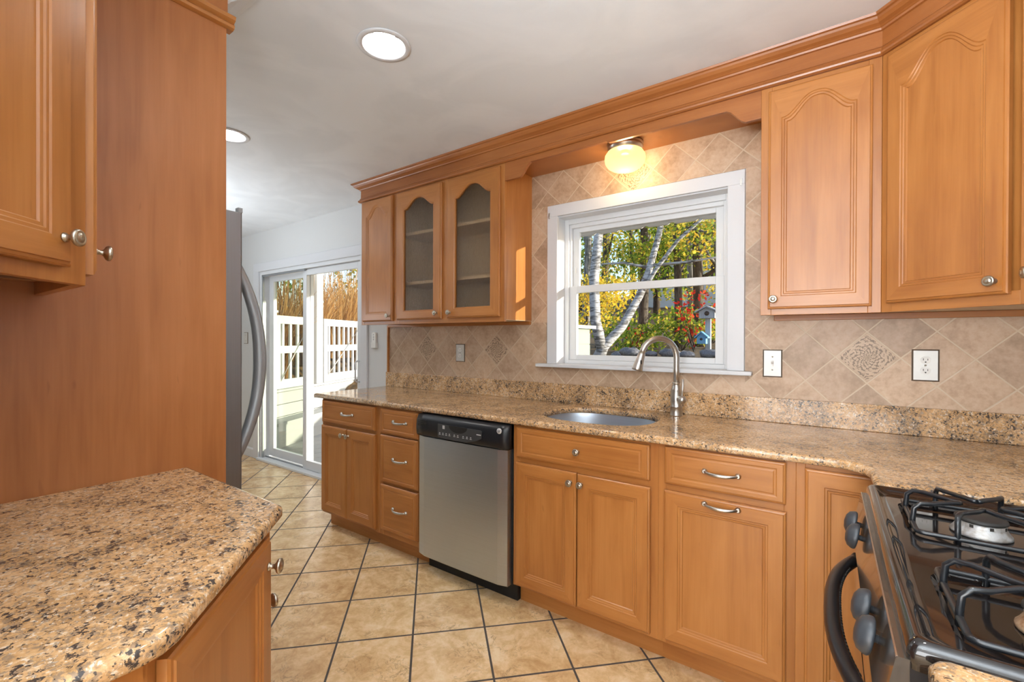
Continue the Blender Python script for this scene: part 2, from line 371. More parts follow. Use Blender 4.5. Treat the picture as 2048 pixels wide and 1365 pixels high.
tilt(b); tag(b.build('ceiling', M['ceiling']), kind='structure')
# wall with the kitchen window and the sliding door
b = MB()
for a in ((X0-.15, DX0, 0, CEIL+.06), (DX0, DX1, DZ1, CEIL), (DX1, WX0, 0, CEIL+.06), (WX0, WX1, 0, WZ0), (WX0, WX1, WZ1, CEIL), (WX1, 0.915, 0, CEIL+.06)): b.box(a[0], a[1], YF, YF+.14, a[2], a[3] + (.06 if a[3] == CEIL else 0))
tag(b.build('wall_window_side', M['wallpaint']), kind='structure')
tag(bx('wall_range_side', M['wallpaint'], None, X1, X1+.15, YB-.15, YF, 0, CEIL+.06), kind='structure')
tag(bx('wall_dining_end', M['wallpaint'], None, X0-.15, X0, YB-.15, YF, 0, CEIL+.06), kind='structure')
tag(bx('wall_pantry_side', M['wallpaint'], None, X0, -.66, -.19, -.07, 0, CEIL+.06), kind='structure')
tag(bx('wall_rear', M['wallpaint'], None, X0, X1, YB-.15, YB, 0, CEIL+.06), kind='structure')
tag(bx('wall_soffit', M['wallpaint'], None, -2.62, -1.575, -.07, .655, 2.325, CEIL+.03), kind='structure')
b = MB(); pf = [(.655, 2.352), (.662, 2.352), (.668, 2.362), (.70, 2.392), (.728, 2.405), (.735, 2.418), (.752, 2.422), (.757, 2.4355), (.655, 2.4355)]
b.prism(pf, -2.62, -1.575, 'x'); tilt(b); tag(b.build('trim_1', M['white']), kind='structure')
# baseboards along the sliding door wall
b = MB()
for a, c in ((X0, -5.085), (-3.145, -2.85)):
    b.prism([(YF-.014, 0), (YF-.014, .085), (YF-.006, .10), (YF, .10), (YF, 0)], a, c, 'x')
tag(b.build('baseboard_window_side', M['white']), kind='structure')

# ---- tiled backsplash, laid on the diagonal
def tile_panel(b, poly, x0, dx, z0, dz):
    uvl = b.bm.loops.layers.uv.verify()
    R = b.loops([[(x, YF-.001, z) for x, z in poly], [(x, YF-.006, z) for x, z in poly]], cap0=True, cap1=True)
    for vs in R:
        for v in vs:
            for lp in v.link_loops:
                a = (v.co.x - x0)/dx; c = (v.co.z - z0)/dz; lp[uvl].uv = (a + c, a - c)
bsr = empty('tile_backsplash', (-1.0, YF, 1.026), kind='structure')
b = MB()
D1, D2 = .2151, .2128
mainL = [(-2.88, 1.0), (-1.42, 1.0), (-1.42, 1.395), (-1.533, 1.395), (-1.533, 1.406), (-2.88, 1.406)]
tile_panel(b, mainL, -2.772, D1, 1.2199, D1)
tile_panel(b, [(-.325, 1.0), (X1, 1.0), (X1, 1.406), (-.23, 1.406), (-.23, 1.395), (-.325, 1.395)], -2.772, .2151, 1.2199, .2151)
tile_panel(b, [(-1.42, 1.0), (-.325, 1.0), (-.325, 1.135), (-1.42, 1.135)], -1.19, .19, 1.115, .19)
tile_panel(b, [(-1.531, 2.108), (-.23, 2.108), (-.23, 2.31), (-1.531, 2.31)], -1.415, .2157, 2.198, .2157)
tile_panel(b, [(-1.531, 1.395), (-1.415, 1.395), (-1.415, 2.108), (-1.531, 2.108)], -1.52, .206, 1.606, .2127)
tile_panel(b, [(-.325, 1.395), (-.23, 1.395), (-.23, 2.108), (-.325, 2.108)], -.325, .12*2, 1.496, .216)
b.build('tile_panel', M['tile'], bsr)
def deco(cx, cz, d):
    b = MB(); uvl = b.bm.loops.layers.uv.verify(); h = d/2*.955; P = [(cx-h, cz), (cx, cz-h), (cx+h, cz), (cx, cz+h)]
    R = b.loops([[(x, YF-.005, z) for x, z in P], [(x, YF-.0075, z) for x, z in P]], cap1=True)
    for vs in R:
        for v, u in zip(vs, ((0, 1), (0, 0), (1, 0), (1, 1))):
            for lp in v.link_loops: lp[uvl].uv = u
    tag(b.build('accent_tile', M['deco'], bsr), 'embossed medallion tile')
for k in (1.5, 4.5, 13.5): deco(-2.772 + k*D1, 1.2199, D1)
deco(-1.415 + 2.5*.2157, 2.198, .2157)
b = MB(); b.box(-2.893, -2.878, YF-.02, YF, 1.026, 1.40); b.box(-2.878, -1.533, YF-.022, YF-.006, 1.383, 1.4045); b.box(-.205, X1, YF-.024, YF-.006, 1.380, 1.4045)
tag(b.build('trim_2', M['woodh'], None, .002), kind='structure')

# ------------------------------------------------------------------ cabinet fronts
def outline_rect(x0, x1, z0, z1, na):
    top = [(x1 + (x0-x1)*(i+1)/(na+1), z1) for i in range(na)]
    return [(x0, z0), (x1, z0), (x1, z1)] + top + [(x0, z1)]
def outline_arch(x0, x1, z0, zs, h, na):
    cx = (x0+x1)/2; hw = (x1-x0)/2
    def zz(x):
        t = min(1, abs(x-cx)/hw/.96)**1.22; return zs + h*.5*(1+math.cos(PI*t))
    top = [(x1 + (x0-x1)*(i+1)/(na+1), zz(x1 + (x0-x1)*(i+1)/(na+1))) for i in range(na)]
    return [(x0, z0), (x1, z0), (x1, zs)] + top + [(x0, zs)]
def front(b, w, h, t=.02, fr=.058, fb=.05, ft=.05, arch=0, glass=False, slab=False):
    """door or drawer front: local x right, z up, back at y=0, front at y=-t"""
    na = 26 if arch else 2
    def opening(d):
        x0, x1, z0 = fr+d, w-fr-d, fb+d
        if arch: return outline_arch(x0, x1, z0, h-ft-arch-d, arch, na)
        return outline_rect(x0, x1, z0, h-ft-d, na)
    def outer(d): return outline_rect(d, w-d, d, h-d, na)
    Y = lambda pts, y: [(x, y, z) for x, z in pts]
    L = [Y(outer(0), 0), Y(outer(0), -t+.007), Y(outer(.003), -t+.004), Y(outer(.0075), -t+.003), Y(outer(.009), -t)]
    if slab: inn = [(0, 0), (.004, .0022), (.008, .0022), (.012, .0008)]
    elif glass: inn = [(0, 0), (.003, .003), (.007, .003), (.009, .008), (.009, t)]
    else: inn = [(0, 0), (.0025, .0028), (.008, .0028), (.0105, .0055), (.0165, .0060), (.019, .0095)]
    n0 = len(L); L += [Y(opening(d), -t+q) for d, q in inn]
    R = [[b.v(p) for p in l] for l in L]; n = len(R[0])
    for li, (a, c) in enumerate(zip(R, R[1:])):
        for i in range(n):
            j = (i+1) % n; mi = 1 if (i == 0 or (2 <= i < n-1)) and li >= 2 else 0
            b.face([a[i], a[j], c[j], c[i]], False, mi)
    if glass:
        for i in range(n):
            j = (i+1) % n; b.face([R[0][j], R[0][i], R[-1][i], R[-1][j]])
    else:
        b.face(list(reversed(R[0]))); b.face(R[-1], mi=1 if slab else 0)
WD = [M['wood'], M['woodh']]
def Tm(x, y, z, rz=0): return Matrix.Translation((x, y, z)) @ Matrix.Rotation(rz, 4, 'Z')

# knob and pull, made once and copied
def knob_mesh():
    b = MB(); b.lathe([(.0085, 0), (.0085, .002), (.0055, .004), (.0048, .011), (.0075, .0145), (.0135, .0175), (.0158, .021), (.0150, .0245), (.0115, .0265), (.0105, .0258), (.0085, .0258), (.0070, .0275), (.0030, .0285)], (0, 0, 0), (0, -1, 0), 22)
    return b.build('knob', M['pewter'])
def pull_mesh():
    b = MB(); P = []; n = 14
    for i in range(n+1):
        t = -1 + 2*i/n; P.append((.056*t, -.006 - .019*(1-abs(t)**3.0), -.004*(1-t*t)))
    b.tube(P, [.0046 + .0026*(1-abs(-1+2*i/n))**.6 for i in range(n+1)], 10, flat=.75)
    for s in (-1, 1):
        b.lathe([(.0105, 0), (.0105, .0025), (.008, .006), (.006, .010)], (.056*s, 0, 0), (0, -1, 0), 14)
    return b.build('pull', M['nickel'])
KN = knob_mesh(); PU = pull_mesh()
first = {'knob': True, 'pull': True}
def hardware(kind, parent, loc, rz=0):
    src = KN if kind == 'knob' else PU
    if first[kind]:
        first[kind] = False; o = src; o.parent = parent; o.location = Vector(loc) - root_loc(parent); o.rotation_euler = (0, 0, rz); return o
    return place_copy(src, kind, parent, loc, rz)

def cabinet(name, label, cat, group, O, rz, w, h, depth, fronts, toe=0, hollow=False, stiles=None, rails=(), glass=False, z_bottom_lip=0, side_taper=None):
    """local frame: x along the face, y into the cabinet, z up; O = lower corner of the face on the floor or at the cabinet's underside"""
    root = empty(name, O, label, cat, group); T = Tm(*O, rz)
    b = MB(); b.T = T; z0 = toe
    if hollow:
        t = .016
        b.box(.001, t, .02, depth, z0+z_bottom_lip, h); b.box(w-t, w-.001, .02, depth, z0+z_bottom_lip, h)
        b.box(t, w-t, depth-.008, depth, z0+z_bottom_lip, h); b.box(t, w-t, .02, depth-.008, z0+z_bottom_lip, z0+z_bottom_lip+t)
        if glass: b.box(t, w-t, .02, depth-.008, h-t, h)
    elif side_taper: b.prism(side_taper, z0+z_bottom_lip, h, 'z')
    else: b.box(.001, w-.001, .02, depth, z0+z_bottom_lip, h)
    b.build('carcass', M['wood_in'] if glass else M['wood'], root)
    if glass:
        
        for xa, xb in ((-.0005, .001), (w-.001, w+.0005)): b = MB(); b.T = T; b.box(xa, xb, .02, depth, z_bottom_lip, h); b.build('side_panel', M['wood'], root)
    b = MB(); b.T = T; sw = .038
    for x0, x1 in (stiles or [(0, sw), (w-sw, w)]): b.box(x0, x1, 0, .02, z0, h)
    for a, c in [(z0, z0+.04), (h-.045, h)] + list(rails): b.box((stiles or [(0, sw)])[0][1], (stiles or [(w-sw, w)])[-1][0], .0005, .0195, a, c, 1)
    b.build('face_frame', WD, root, .0012)
    if z_bottom_lip and not side_taper:
        b = MB(); b.T = T; b.box(.001, w-.001, .0205, depth, z_bottom_lip-.002, z_bottom_lip); b.build('bottom_panel', M['wood_in'], root)
    elif side_taper:
        b = MB(); b.T = T; b.prism(side_taper, z_bottom_lip-.002, z_bottom_lip, 'z'); b.build('bottom_panel', M['wood_in'], root)
    if toe:
        b = MB(); b.T = T; b.box(0, w, .066, .084, 0, toe); b.build('toe_kick', M['woodh'], root)
    for fr in fronts:
        kind, x, z, fw_, fh = fr[:5]; kw = dict(fr[5]); hw = fr[6] if len(fr) > 6 else None
        b = MB(); b.T = T @ Matrix.Translation((x, -.0005, z)); front(b, fw_, fh, **kw)
        d = b.build(kind, WD, root)
        if kw.get('glass'):
            a = kw['arch']; f_ = kw['fr']; P = outline_arch(f_-.004, fw_-f_+.004, kw['fb']-.004, fh-kw['ft']-a+.004, a, 26)
            g = MB(); g.T = T @ Matrix.Translation((x, -.0005, z)); g.prism(P, -.009, -.006, 'y'); g.build('glass_pane', M['rain'], d)
        if hw:
            kd, hx, hz = hw; hardware(kd, d, T @ Vector((x+hx, -.0205, z+hz)), rz)
    return root
YFACE = 1.79; BH = .884
A_ = dict(fr=.052, fb=.052, ft=.052)
S_ = dict(fr=.026, fb=.022, ft=.022, slab=True)
DZ0, DH = .122, .582            # door bottom, door height
RZ, RH = .732, .140             # drawer bottom, height
cabinet('base_cabinet', 'maple base cabinet with one drawer over twin doors at the open end of the counter', 'cabinet', 'base cabinets under the window counter', (-2.842, YFACE, 0), 0, .602, BH, .605,
        [('drawer', .018, RZ-.006, .556, .148, S_, ('pull', .285, .076)), ('door', .010, DZ0, .281, DH, A_, ('knob', .25, .541)), ('door', .295, DZ0, .281, DH, A_, ('knob', .021, .541))], toe=.105, stiles=[(0, .038), (.566, .602)], rails=[(.69, .74)])
cabinet('drawer_cabinet', 'narrow maple base cabinet of three drawers beside the dishwasher', 'cabinet', 'base cabinets under the window counter', (-2.24, YFACE, 0), 0, .377, BH, .605,
        [('drawer', .027, .724, .322, .148, S_, ('pull', .176, .079)), ('drawer', .027, .432, .322, .282, S_, ('pull', .176, .149)), ('drawer', .027, .142, .322, .274, S_, ('pull', .176, .147))], toe=.105, rails=[(.70, .73), (.41, .44)])
cabinet('sink_cabinet', 'maple sink cabinet with a blank front and twin doors below the sink', 'cabinet', 'base cabinets under the window counter', (-1.243, YFACE, 0), 0, .697, BH, .605,
        [('drawer_front', .025, RZ, .640, RH, dict(fr=.03, fb=.022, ft=.022, slab=True), ('knob', .327, .071)), ('door', .022, .118, .321, DH+.006, A_, ('knob', .296, .545)), ('door', .348, .122, .320, DH, A_, ('knob', .022, .541))], toe=.105, hollow=True, stiles=[(0, .038), (.655, .697)], rails=[(.69, .74)])
cabinet('pull_out_cabinet', 'maple base cabinet with a drawer and a tall pull-out front, two bow pulls', 'cabinet', 'base cabinets under the window counter', (-.546, YFACE, 0), 0, .459, BH, .605,
        [('drawer', .027, .735, .404, .142, S_, ('pull', .203, .072)), ('door', .025, .126, .407, .582, A_, ('pull', .205, .561))], toe=.105, stiles=[(0, .032), (.425, .459)], rails=[(.69, .74)])
cabinet('corner_cabinet', 'maple corner base cabinet with a plain narrow door next to the range', 'cabinet', 'base cabinets under the window counter', (-.087, YFACE, 0), 0, .847, BH, .605,
        [('door', .026, .126, .262, .742, A_)], toe=.105, stiles=[(0, .026), (.286, .32)])
# wall cabinets
UZ, UYF, UH = 1.393, 2.104, .945
AD = dict(fr=.046, fb=.05, ft=.042, arch=.075)
cabinet('wall_cabinet', 'slim maple wall cabinet with one solid arched door beside the sliding door', 'cabinet', 'wall cabinets', (-2.845, UYF, UZ), 0, .385, UH, .29,
        [('door', .033, .023, .327, .877, AD, ('knob', .297, .036))], z_bottom_lip=.014)
cabinet('glass_cabinet', 'maple wall cabinet with two arched rain glass doors', 'cabinet', 'wall cabinets', (-2.46, UYF, UZ), 0, .929, UH, .29,
        [('door', .023, .028, .421, .870, dict(fr=.064, fb=.054, ft=.052, arch=.066, glass=True), ('knob', .384, .036)),
         ('door', .494, .030, .410, .870, dict(fr=.060, fb=.056, ft=.054, arch=.070, glass=True), ('knob', .028, .034))], hollow=True, glass=True, z_bottom_lip=.014, stiles=[(0, .034), (.434, .502), (.894, .929)])
gc = bpy.data.objects['glass_cabinet']
for zz in (1.672, 2.01): bx('shelf', M['wood_in'], gc, -2.443, -1.548, 2.13, 2.38, zz-.01, zz+.01)
cabinet('wall_cabinet', 'maple wall cabinet with one arched door on the range side of the window', 'cabinet', 'wall cabinets', (-.23, UYF, UZ), 0, .385, UH, .29,
        [('door', .027, .024, .331, .878, AD, ('knob', .021, .038))], z_bottom_lip=.014)
q2 = math.sqrt(2)
cabinet('corner_wall_cabinet', 'maple wall cabinet set diagonally across the corner with a wide arched door', 'cabinet', 'wall cabinets', (.155, UYF, UZ), -PI/4, .431, UH, .29,
        [('door', .029, .031, .345, .876, dict(fr=.05, fb=.052, ft=.042, arch=.09), ('knob', .318, .038))], z_bottom_lip=.014,
        side_taper=[(.0, .02), (.431, .02), (.431+.2, .2+.02), (.2155, .62), (-.2, .22)])
cabinet('wall_cabinet', 'maple wall cabinet over the counter on the range wall, only its first edge in view', 'cabinet', 'wall cabinets', (.46, 1.80, UZ), -PI/2, .30, UH, .30,
        [('door', .03, .024, .245, .878, AD, ('knob', .026, .055))], z_bottom_lip=.014)
# crown moulding over the wall cabinets
prof = [(.0005, 2.298), (.010, 2.298), (.017, 2.303), (.019, 2.309), (.017, 2.315), (.011, 2.319), (.009, 2.327), (.004, 2.333), (.003, 2.388), (.011, 2.390), (.014, 2.396), (.018, 2.398), (.022, 2.401), (.034, 2.407), (.043, 2.417), (.047, 2.424), (.054, 2.427), (.057, 2.4352), (.0005, 2.4352)]
path = [(-2.846, 2.399), (-2.846, 2.104), (.155, 2.104), (.46, 1.799), (.46, 1.502)]
b = MB(); off = [[(p[0], p[1], z) for p in offset_path(path, o_)] for o_, z in prof]
L = [[off[k][i] for k in range(len(prof))] for i in range(len(path))]
b.loops(L, closed=True, cap0=True, cap1=True)
b.box(-2.844, -2.46, 2.106, 2.398, 2.3385, 2.43); b.box(-2.46, -.23, 2.106, 2.398, 2.3385, 2.43); b.box(-.23, .155, 2.106, 2.398, 2.3385, 2.43); tilt(b)
tag(b.build('crown_molding', M['woodc']), 'stepped maple crown molding along the ceiling over the wall cabinets', 'molding')
# scalloped valance and its soffit board
pts = []
def sc_(x, xa, xb, za, zb): t = max(0, min(1, (x-xa)/(xb-xa))); return za + (zb-za)*(t*t*(3-2*t))
N = 90
for i in range(N+1):
    x = -1.531 + 1.301*i/N
    z = sc_(x, -1.432, -1.352, 2.205, 2.277) if x < -.9 else sc_(x, -.365, -.287, 2.268, 2.203)
    pts.append((x, z))
pts += [(-.23, 2.3385), (-1.531, 2.3385)]
va = empty('valance', (-.88, 2.11, 2.2), 'scalloped maple valance board over the kitchen window', 'valance')
b = MB(); b.prism(pts, 2.104, 2.123, 'y'); b.build('board', M['woodc'], va, .0015)
bx('soffit_panel', M['woodh'], va, -1.5305, -.2305, 2.1235, 2.394, 2.308, 2.324)

# ------------------------------------------------------------------ worktops and sink
def slab_top(name, poly, z0, z1, label, cat, hole=None, round_=.010):
    b = MB(); ed = [(z0, .007), (z0+.002, .003), (z0+.006, .0004), (z1-.010, 0), (z1-.006, .0015), (z1-.0025, .005), (z1, .011)]
    L = [[(x, y, z) for x, y in inset_poly(poly, d)] for z, d in ed]
    R = b.loops(L, smooth=True)
    for ring, z, d in ((R[-1], z1, .011), (R[0], z0, .007)):
        es = []
        for i in range(len(ring)):
            e = b.bm.edges.get((ring[i], ring[(i+1) % len(ring)])); es.append(e)
        if hole:
            hv = [b.v((x, y, z)) for x, y in hole]
            es += [b.bm.edges.new((hv[i], hv[(i+1) % len(hv)])) for i in range(len(hv))]
            if z == z1: ht = hv
            else: hb = hv
        bmesh.ops.triangle_fill(b.bm, use_beauty=True, use_dissolve=False, edges=es)
    if hole:
        n = len(hole)
        for i in range(n):
            j = (i+1) % n; b.face([ht[i], ht[j], hb[j], hb[i]], True)
    return tag(b.build(name, M['granite']), label, cat)
def superell(cx, cy, a, bb, n=48, e=2.6):
    out = []
    for i in range(n):
        t = 2*PI*i/n; c, s = math.cos(t), math.sin(t)
        out.append((cx + a*math.copysign(abs(c)**(2/e), c), cy + bb*math.copysign(abs(s)**(2/e), s)))
    return out
hole = superell(-.927, 2.082, .282, .222)
arc = []
for i in range(7):
    t = i/6*PI/2; arc.append((.012 + .09*math.sin(t), 1.677 + .09*math.cos(t) - .004))
main_poly = [(-2.905, 1.763), (-2.0, 1.763), (-1.0, 1.763), (-.3, 1.763)] + arc + [(.104, 1.528), (.35, 1.575), (.763, 1.575), (.763, 2.398), (-2.905, 2.398)]
slab_top('countertop', main_poly, BH+.0006, .914, 'long speckled granite countertop under the kitchen window', 'countertop', hole)
bspl = empty('granite_splash', (-1.0, 2.38, .914), 'low granite splash strip along the window wall behind the sink', 'backsplash')
b = MB(); b.box(-2.905, .763, 2.379, 2.3935, .9145, 1.026); b.build('strip', M['granite'], bspl, .002)
tag(bx('granite_splash', M['granite'], None, .743, .763, 1.58, 2.378, .9145, 1.026, bevel=.002), 'short granite splash strip on the range wall', 'backsplash')
b = MB(); L = []
for z, k, e in ((.8835, 1.02, 2.6), (.86, 1.0, 2.6), (.74, .97, 2.6), (.715, .93, 2.6), (.70, .85, 2.5), (.694, .4, 2.2), (.693, .1, 2.0)):
    L.append([(x, y, z) for x, y in superell(-.927, 2.082, .282*k, .222*k, 48, e)])
b.loops(L, smooth=True, cap1=True)
L2 = [[(x, y, .8838) for x, y in superell(-.927, 2.082, .282*1.02, .222*1.02)], [(x, y, .8838) for x, y in superell(-.927, 2.082, .282*1.12, .222*1.1)]]
b.loops(L2)
sk = empty('sink', (-.927, 2.082, .693), 'stainless undermount sink basin set in the granite', 'sink')
b.build('basin', M['steel'], sk)
b = MB(); b.lathe([(.001, .6945), (.02, .6945), (.042, .6955), (.045, .698), (.041, .6985), (.03, .696), (.001, .696)], (-.927, 2.1, 0), n=20); b.build('drain', M['chrome'], sk)
# faucet
fx, fy = -.62, 2.312; d2 = Vector((-.7071, -.7071, 0))
fa = empty('faucet', (fx, fy, .914), 'brushed nickel gooseneck faucet behind the sink', 'faucet')
b = MB(); b.lathe([(0.0312, .9145), (0.0312, .918), (0.0294, .924), (0.0278, .955), (0.0294, .957), (0.0294, .961), (0.0270, .964), (0.0282, .985), (0.0282, 1.02), (0.0252, 1.040), (0.0258, 1.043), (0.0234, 1.050), (0.0198, 1.062), (0.0180, 1.072), (0.0198, 1.074), (0.0198, 1.078), (0.0150, 1.081)], (fx, fy, 0), n=24)
b.build('body', M['nickel'], fa)
b = MB(); R_ = .093; P = [Vector((fx, fy, 1.07)), Vector((fx, fy, 1.14)), Vector((fx, fy, 1.205))]
for i in range(1, 17):
    t = PI*i/16*.93; P.append(Vector((fx, fy, 1.205)) + d2*R_*(1-math.cos(t)) + Vector((0, 0, R_*math.sin(t))))
b.tube(P, .0146, 14); b.build('neck', M['nickel'], fa)
e0 = P[-1]; dr = (P[-1]-P[-2]).normalized()
b = MB(); b.lathe([(0.0146, 0), (0.0175, .003), (0.0175, .007), (0.0181, .010), (0.0216, .05), (0.0252, .078), (0.0260, .086), (0.0240, .0885), (0.0199, .087)], e0, dr, 22); hd = b.build('spray_head', M['nickel'], fa)
b = MB(); side = Vector((.7071, -.7071, 0)); cpos = e0 + dr*.048 + side*.0185
b.ball(cpos, .010, 10, sc3=(.5, .5, 1.5)); b.build('button', M['blackp'], hd)
b = MB(); hx = Vector((.75, -.66, 0)).normalized(); b.lathe([(.0155, .012), (.0155, .032), (.0175, .036), (.0200, .044), (.0190, .054), (.0135, .063), (.004, .066)], (fx, fy, .998), hx, 20)
hub = Vector((fx, fy, .998)) + hx*.046
b.tube([hub + Vector((0, 0, .01)), hub + Vector((.002, 0, .04)), hub + Vector((.006, -.004, .10))], [.0042, .0042, .0052], 10, flat=.7); b.build('handle', M['nickel'], fa)

# ------------------------------------------------------------------ dishwasher
dw = empty('dishwasher', (-1.555, 1.8, 0), 'stainless dishwasher with a black control panel under the counter', 'dishwasher')
bx('tub', M['blackp'], dw, -1.856, -1.248, 1.792, 2.36, .10, .872)
b = MB(); n = 12; L = []
for z, dy in ((.100, .004), (.106, 0), (.757, 0), (.7585, .003)):
    row = []
    for i in range(n+1):
        t = -1 + 2*i/n; x = -1.5575 + .3015*t; e = max(0, abs(t)-.9)/.1
        row.append((x, 1.742 + .012*e*e + dy + .003*t*t, z))
    L.append(row + [(-1.256, 1.79, z), (-1.859, 1.79, z)])
b.loops(L, cap0=True, cap1=True, smooth=False); b.build('door_panel', M['steel'], dw)
cp = MB(); L = []
for z, y0 in ((.761, 1.742), (.77, 1.734), (.80, 1.731), (.85, 1.735), (.874, 1.748), (.880, 1.775)):
    row = [(-1.861 + .615*i/n, y0 + .004*(2*i/n-1)**2, z) for i in range(n+1)]
    L.append(row + [(-1.246, 1.79, z), (-1.861, 1.79, z)])
cp.loops(L, cap0=True, cap1=True, smooth=True); cpo = cp.build('control_panel', M['blackp'], dw)
b = MB(); b.prism([(-1.69, .775), (-1.63, .768), (-1.5, .770), (-1.43, .785), (-1.395, .800), (-1.392, .835), (-1.40, .84), (-1.52, .842), (-1.69, .842)], 1.7275, 1.732, 'y'); b.build('touch_pad', plain('touch_pad_grey', (.045, .046, .048), .3), cpo, .001)
b = MB(); L = [[(-1.548 + .062*math.cos(t)*k, 1.7272, .842 + .034*math.sin(t)*k) for t in [PI + PI*i/16 for i in range(17)]] for k in (1, .96)]
b.prism([(x, z) for x, _, z in L[0]], 1.7262, 1.7285, 'y'); b.build('latch_recess', M['rubber'], cpo)
b = MB()
for i in range(4): b.box(-1.845, -1.775, 1.730, 1.7325, .818+.009*i, .822+.009*i)
b.build('vent', M['rubber'], cpo)
b = MB()
for i, x in enumerate((-1.675, -1.652, -1.629, -1.606, -1.572, -1.548, -1.512, -1.487, -1.462)):
    b.box(x-.006, x+.006, 1.7266, 1.7276, .788, .791); b.box(x-.0035, x+.0035, 1.7266, 1.7276, .795, .799)
b.box(-1.425, -1.397, 1.7266, 1.7276, .816, .820); b.box(-1.655, -1.64, 1.7266, 1.7276, .820, .838)
tag(b.build('printed_marks', M['mark'], cpo), kind='stuff')
b = MB(); b.lathe([(.0001, .0004), (.0125, .0004), (.0135, -.0015), (.0135, -.006)], (-1.291, 1.7325, .850), (0, -1, 0), 24, cap=False); bd = b.build('badge', plain('badge_silver', (.62, .62, .62), .3, .3), cpo)
fc = bpy.data.curves.new('badge_lettering', 'FONT'); fc.body = 'GE'; fc.size = .015; fc.align_x = 'CENTER'; fc.align_y = 'CENTER'; fc.extrude = .0002; fc.shear = .25
fo = bpy.data.objects.new('lettering', fc); col.objects.link(fo); fo.parent = bd; fo.location = Vector((-1.291, 1.7318, .850)) - root_loc(bd); fo.rotation_euler = (PI/2, 0, 0); fc.materials.append(M['rubber'])
bpy.context.view_layer.update(); lm_ = bpy.data.meshes.new_from_object(fo.evaluated_get(bpy.context.evaluated_depsgraph_get()))
fo2 = bpy.data.objects.new('lettering', lm_); col.objects.link(fo2); fo2.parent = bd; fo2.location = fo.location; fo2.rotation_euler = fo.rotation_euler; bpy.data.objects.remove(fo); fo2.name = 'lettering'
bx('kick_plate', M['rubber'], dw, -1.859, -1.248, 1.835, 1.86, 0.001, .099)

# ------------------------------------------------------------------ gas range
ra = empty('gas_range', (.42, 1.12, 0), 'black gas range with two wire grates in view', 'range')
bx('body', M['blackp'], ra, .085, .745, .744, 1.496, .06, .89)
b = MB(); rc = []
def rrect(x0, x1, y0, y1, r, n=5):
    out = []
    for cx, cy, a0 in ((x1-r, y1-r, 0), (x0+r, y1-r, PI/2), (x0+r, y0+r, PI), (x1-r, y0+r, 1.5*PI)):
        for i in range(n+1): a = a0 + PI/2*i/n; out.append((cx + r*math.cos(a), cy + r*math.sin(a)))
    return out
ck = [(0, .884, .012), (0, .905, .012), (.003, .914, .012), (.009, .9195, .014), (.014, .9195, .016), (.022, .913, .02), (.028, .9085, .022), (.036, .907, .025)]
L = []
for d, z, r in ck: L.append([(x, y, z) for x, y in rrect(.082+d, .742-d, .7405+d, 1.4995-d, r)])
b.loops(L, cap0=True, smooth=True); top_ring = [(x, y) for x, y, z in L[-1]]
BUR = [(.255, 1.297), (.258, .905), (.555, 1.297), (.555, .905)]
es = []
vs = [b.v((x, y, .907)) for x, y in top_ring]; es += [b.bm.edges.new((vs[i], vs[(i+1) % len(vs)])) for i in range(len(vs))]
for cx, cy in BUR:
    P = rrect(cx-.121, cx+.121, cy-.121, cy+.121, .04)
    hv = [b.v((x, y, .907)) for x, y in P]; es += [b.bm.edges.new((hv[i], hv[(i+1) % len(hv)])) for i in range(len(hv))]
    b.loops([[(x, y, .907) for x, y in P], [(x, y, .8985) for x, y in inset_poly(P, .009)]], cap1=True, smooth=False)
bmesh.ops.triangle_fill(b.bm, use_beauty=True, use_dissolve=False, edges=es)
b.build('cooktop', M['black'], ra, merge=True)
def spotted(name, base, stain):
    m, nt, n, l, b_ = mat(name); g = n.new('ShaderNodeNewGeometry'); t = noise(n, l, g.outputs['Position'], 55, 5, .65, .6); r = ramp(n, [(.42, base), (.62, stain)]); l.new(t.outputs['Fac'], r.inputs[0]); l.new(r.outputs[0], b_.inputs['Base Color']); b_.inputs['Roughness'].default_value = .45; b_.inputs['Metallic'].default_value = .5; return m
M['burner_clean'] = spotted('worn_aluminium', (.55, .55, .55), (.38, .34, .30)); M['burner_rust'] = spotted('rust_stained_aluminium', (.62, .42, .26), (.34, .14, .05))
M['cap'] = plain('burner_cap', (.03, .028, .026), .55)
for k, (cx, cy) in enumerate(BUR):
    b = MB(); b.lathe([(.046, .8995), (.046, .903), (.042, .908), (.038, .915), (.037, .917), (.037, .925), (.001, .925)], (cx, cy, 0), n=28, mi=0); bo = b.build('burner', M['burner_rust'] if k == 1 else M['burner_clean'], ra)
    if k == 1: tag(bo, 'rust stained burner')
    for j in range(8 if k < 2 else 0):
        b = MB(); b.T = Matrix.Translation((cx, cy, 0)) @ Matrix.Rotation(2*PI*(j+.3)/8, 4, 'Z'); b.box(-.003, .003, .0365, .0375, .918, .924); b.build('port', M['slot'], bo)
    b = MB(); b.lathe([(.001, .9255), (.0375, .9255), (.040, .928), (.039, .932), (.033, .9345), (.001, .9355)], (cx, cy, 0), n=28); b.build('burner_cap', M['cap'], bo)
M['grate'] = plain('black_wire_enamel', (.010, .012, .015), .28, 0, .3)
